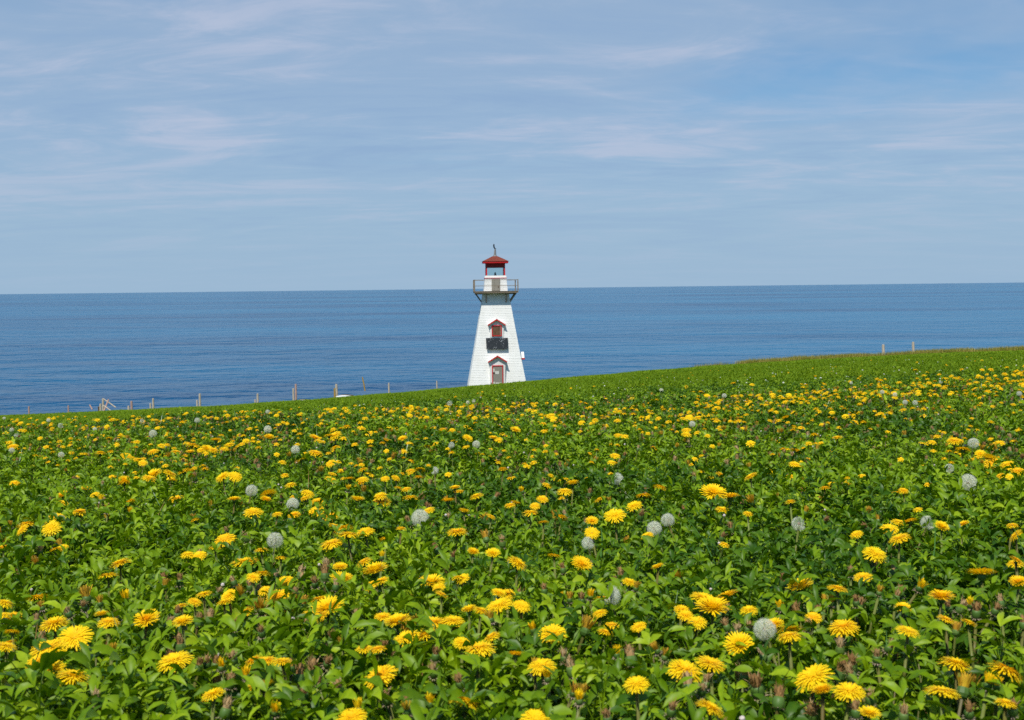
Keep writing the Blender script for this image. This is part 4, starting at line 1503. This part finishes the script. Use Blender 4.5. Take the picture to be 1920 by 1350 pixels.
for i in range(2):
    q = MB()
    rs = random.Random(i)
    q.tube([(0, 0, -0.3), (0, 0, -0.1), (0, 0, 0.15), (0, 0, 0.3)], [0.1, 0.28, 0.28, 0.06], 7, [0.2, 0.4, 0.8, 1.0])
    q.tube([(0, 0, -0.3), (0.1, 0.1, -4)], [0.07, 0.07], 4, 0.3, mi=1, cap=False)
    sb.append(q.mesh('clover_bud', [M['pinkwhite'], M['stem']]))
pts, rots, scl, pid = [], [], [], []
X, Y = wedge_points(1.05, 7.5, 5600)
cl = 0.5 + 0.5 * np.sin(5.3 * X + 2.1 * Y) * np.sin(3.7 * Y - 2.9 * X + 1)
for x, y, c in zip(X, Y, cl):
    if FL.random() > 0.10 + 0.75 * c ** 2:
        continue
    z = float(canopy(x, y)) + FL.uniform(-0.010, 0.026)
    t = FL.random()
    k = FL.uniform(0.010, 0.016) / 0.72
    if t < 0.55:
        j = FL.randrange(5)
    elif t < 0.82:
        j = 5 + FL.randrange(2)
    else:
        j = 7 + FL.randrange(2)
        k *= 0.55
    pts.append((x, y, z))
    rots.append((FL.gauss(0, 0.25), FL.gauss(0, 0.25), FL.random() * 6.283))
    scl.append((k, k, k))
    pid.append(j)
scatter('spent_flower_buds', sb, pts, rots, scl, pid, 'countless small brown spent buds between the clover leaves', 'buds')

wc = MB()
wc.tube([(0, 0, -0.6), (0, 0, -0.2), (0, 0, 0.3), (0, 0, 0.7)], [0.25, 0.8, 0.85, 0.2], 7, [0.3, 0.6, 0.9, 1.0])
wcm = [wc.mesh('white_clover_head', M['seed'])]
X, Y = wedge_points(8.5, 75, 900, power=0, pad=0.5)
n = len(X)
sc = rng.uniform(0.007, 0.013, n) * np.clip(Y / 22, 1, 2.0)
scatter('white_clover_heads', wcm, np.stack([X, Y, canopy(X, Y) - 0.02], 1), np.zeros((n, 3)), np.stack([sc, sc, sc], 1), np.zeros(n, int),
        'countless tiny white clover heads on the far turf', 'clover')

# ------------------------------------------------------------------ single leafy plants of the front rows
LEAVES = [leaf_mesh(2000 + i).mesh('leaf', M['leaf'], True) for i in range(10)]
mb = MB()
mb.tube([(0, 0, -0.01), (0.004, 0.003, 0.05), (0, 0, 0.1)], [0.0016, 0.0014, 0.0009], 5, 0.3)
PSTEM = mb.mesh('stem', M['stem'], True)
spots = []
tries = 0
while len(spots) < 84 and tries < 4000:
    tries += 1
    px, py = FL.uniform(15, 1905), FL.uniform(1130, 1345)
    gap = 62 + (py - 1130) * 0.12
    if all(math.hypot(px - a, (py - b) * 1.6) > gap for a, b, _ in spots):
        spots.append((px, py, FL.uniform(60, 100)))
for (px, py, w), lab in zip(spots, make_labels(spots, 'leafy green clover plant')):
    p = hit(px, py, 0.012)
    g = float(ground(p.x, p.y))
    o = thing('clover_plant', lab, 'clover', (p.x, p.y, g), (R(FL.gauss(0, 6)), R(FL.gauss(0, 6)), FL.random() * 6.283), 'leafy clover plants of the front rows')
    h = p.z - g
    put('stem', PSTEM, o, scale=(1, 1, h / 0.1))
    for k in range(10):
        f = 0.42 + 0.58 * (k + 0.5) / 10
        s = FL.uniform(0.8, 1.12)
        put('leaf', FL.choice(LEAVES), o, loc=(0, 0, h * f * 0.92), rot=(0, R(-FL.uniform(0, 30) * f), k * 2.4 + FL.uniform(-.4, .4)), scale=(s, s, s))
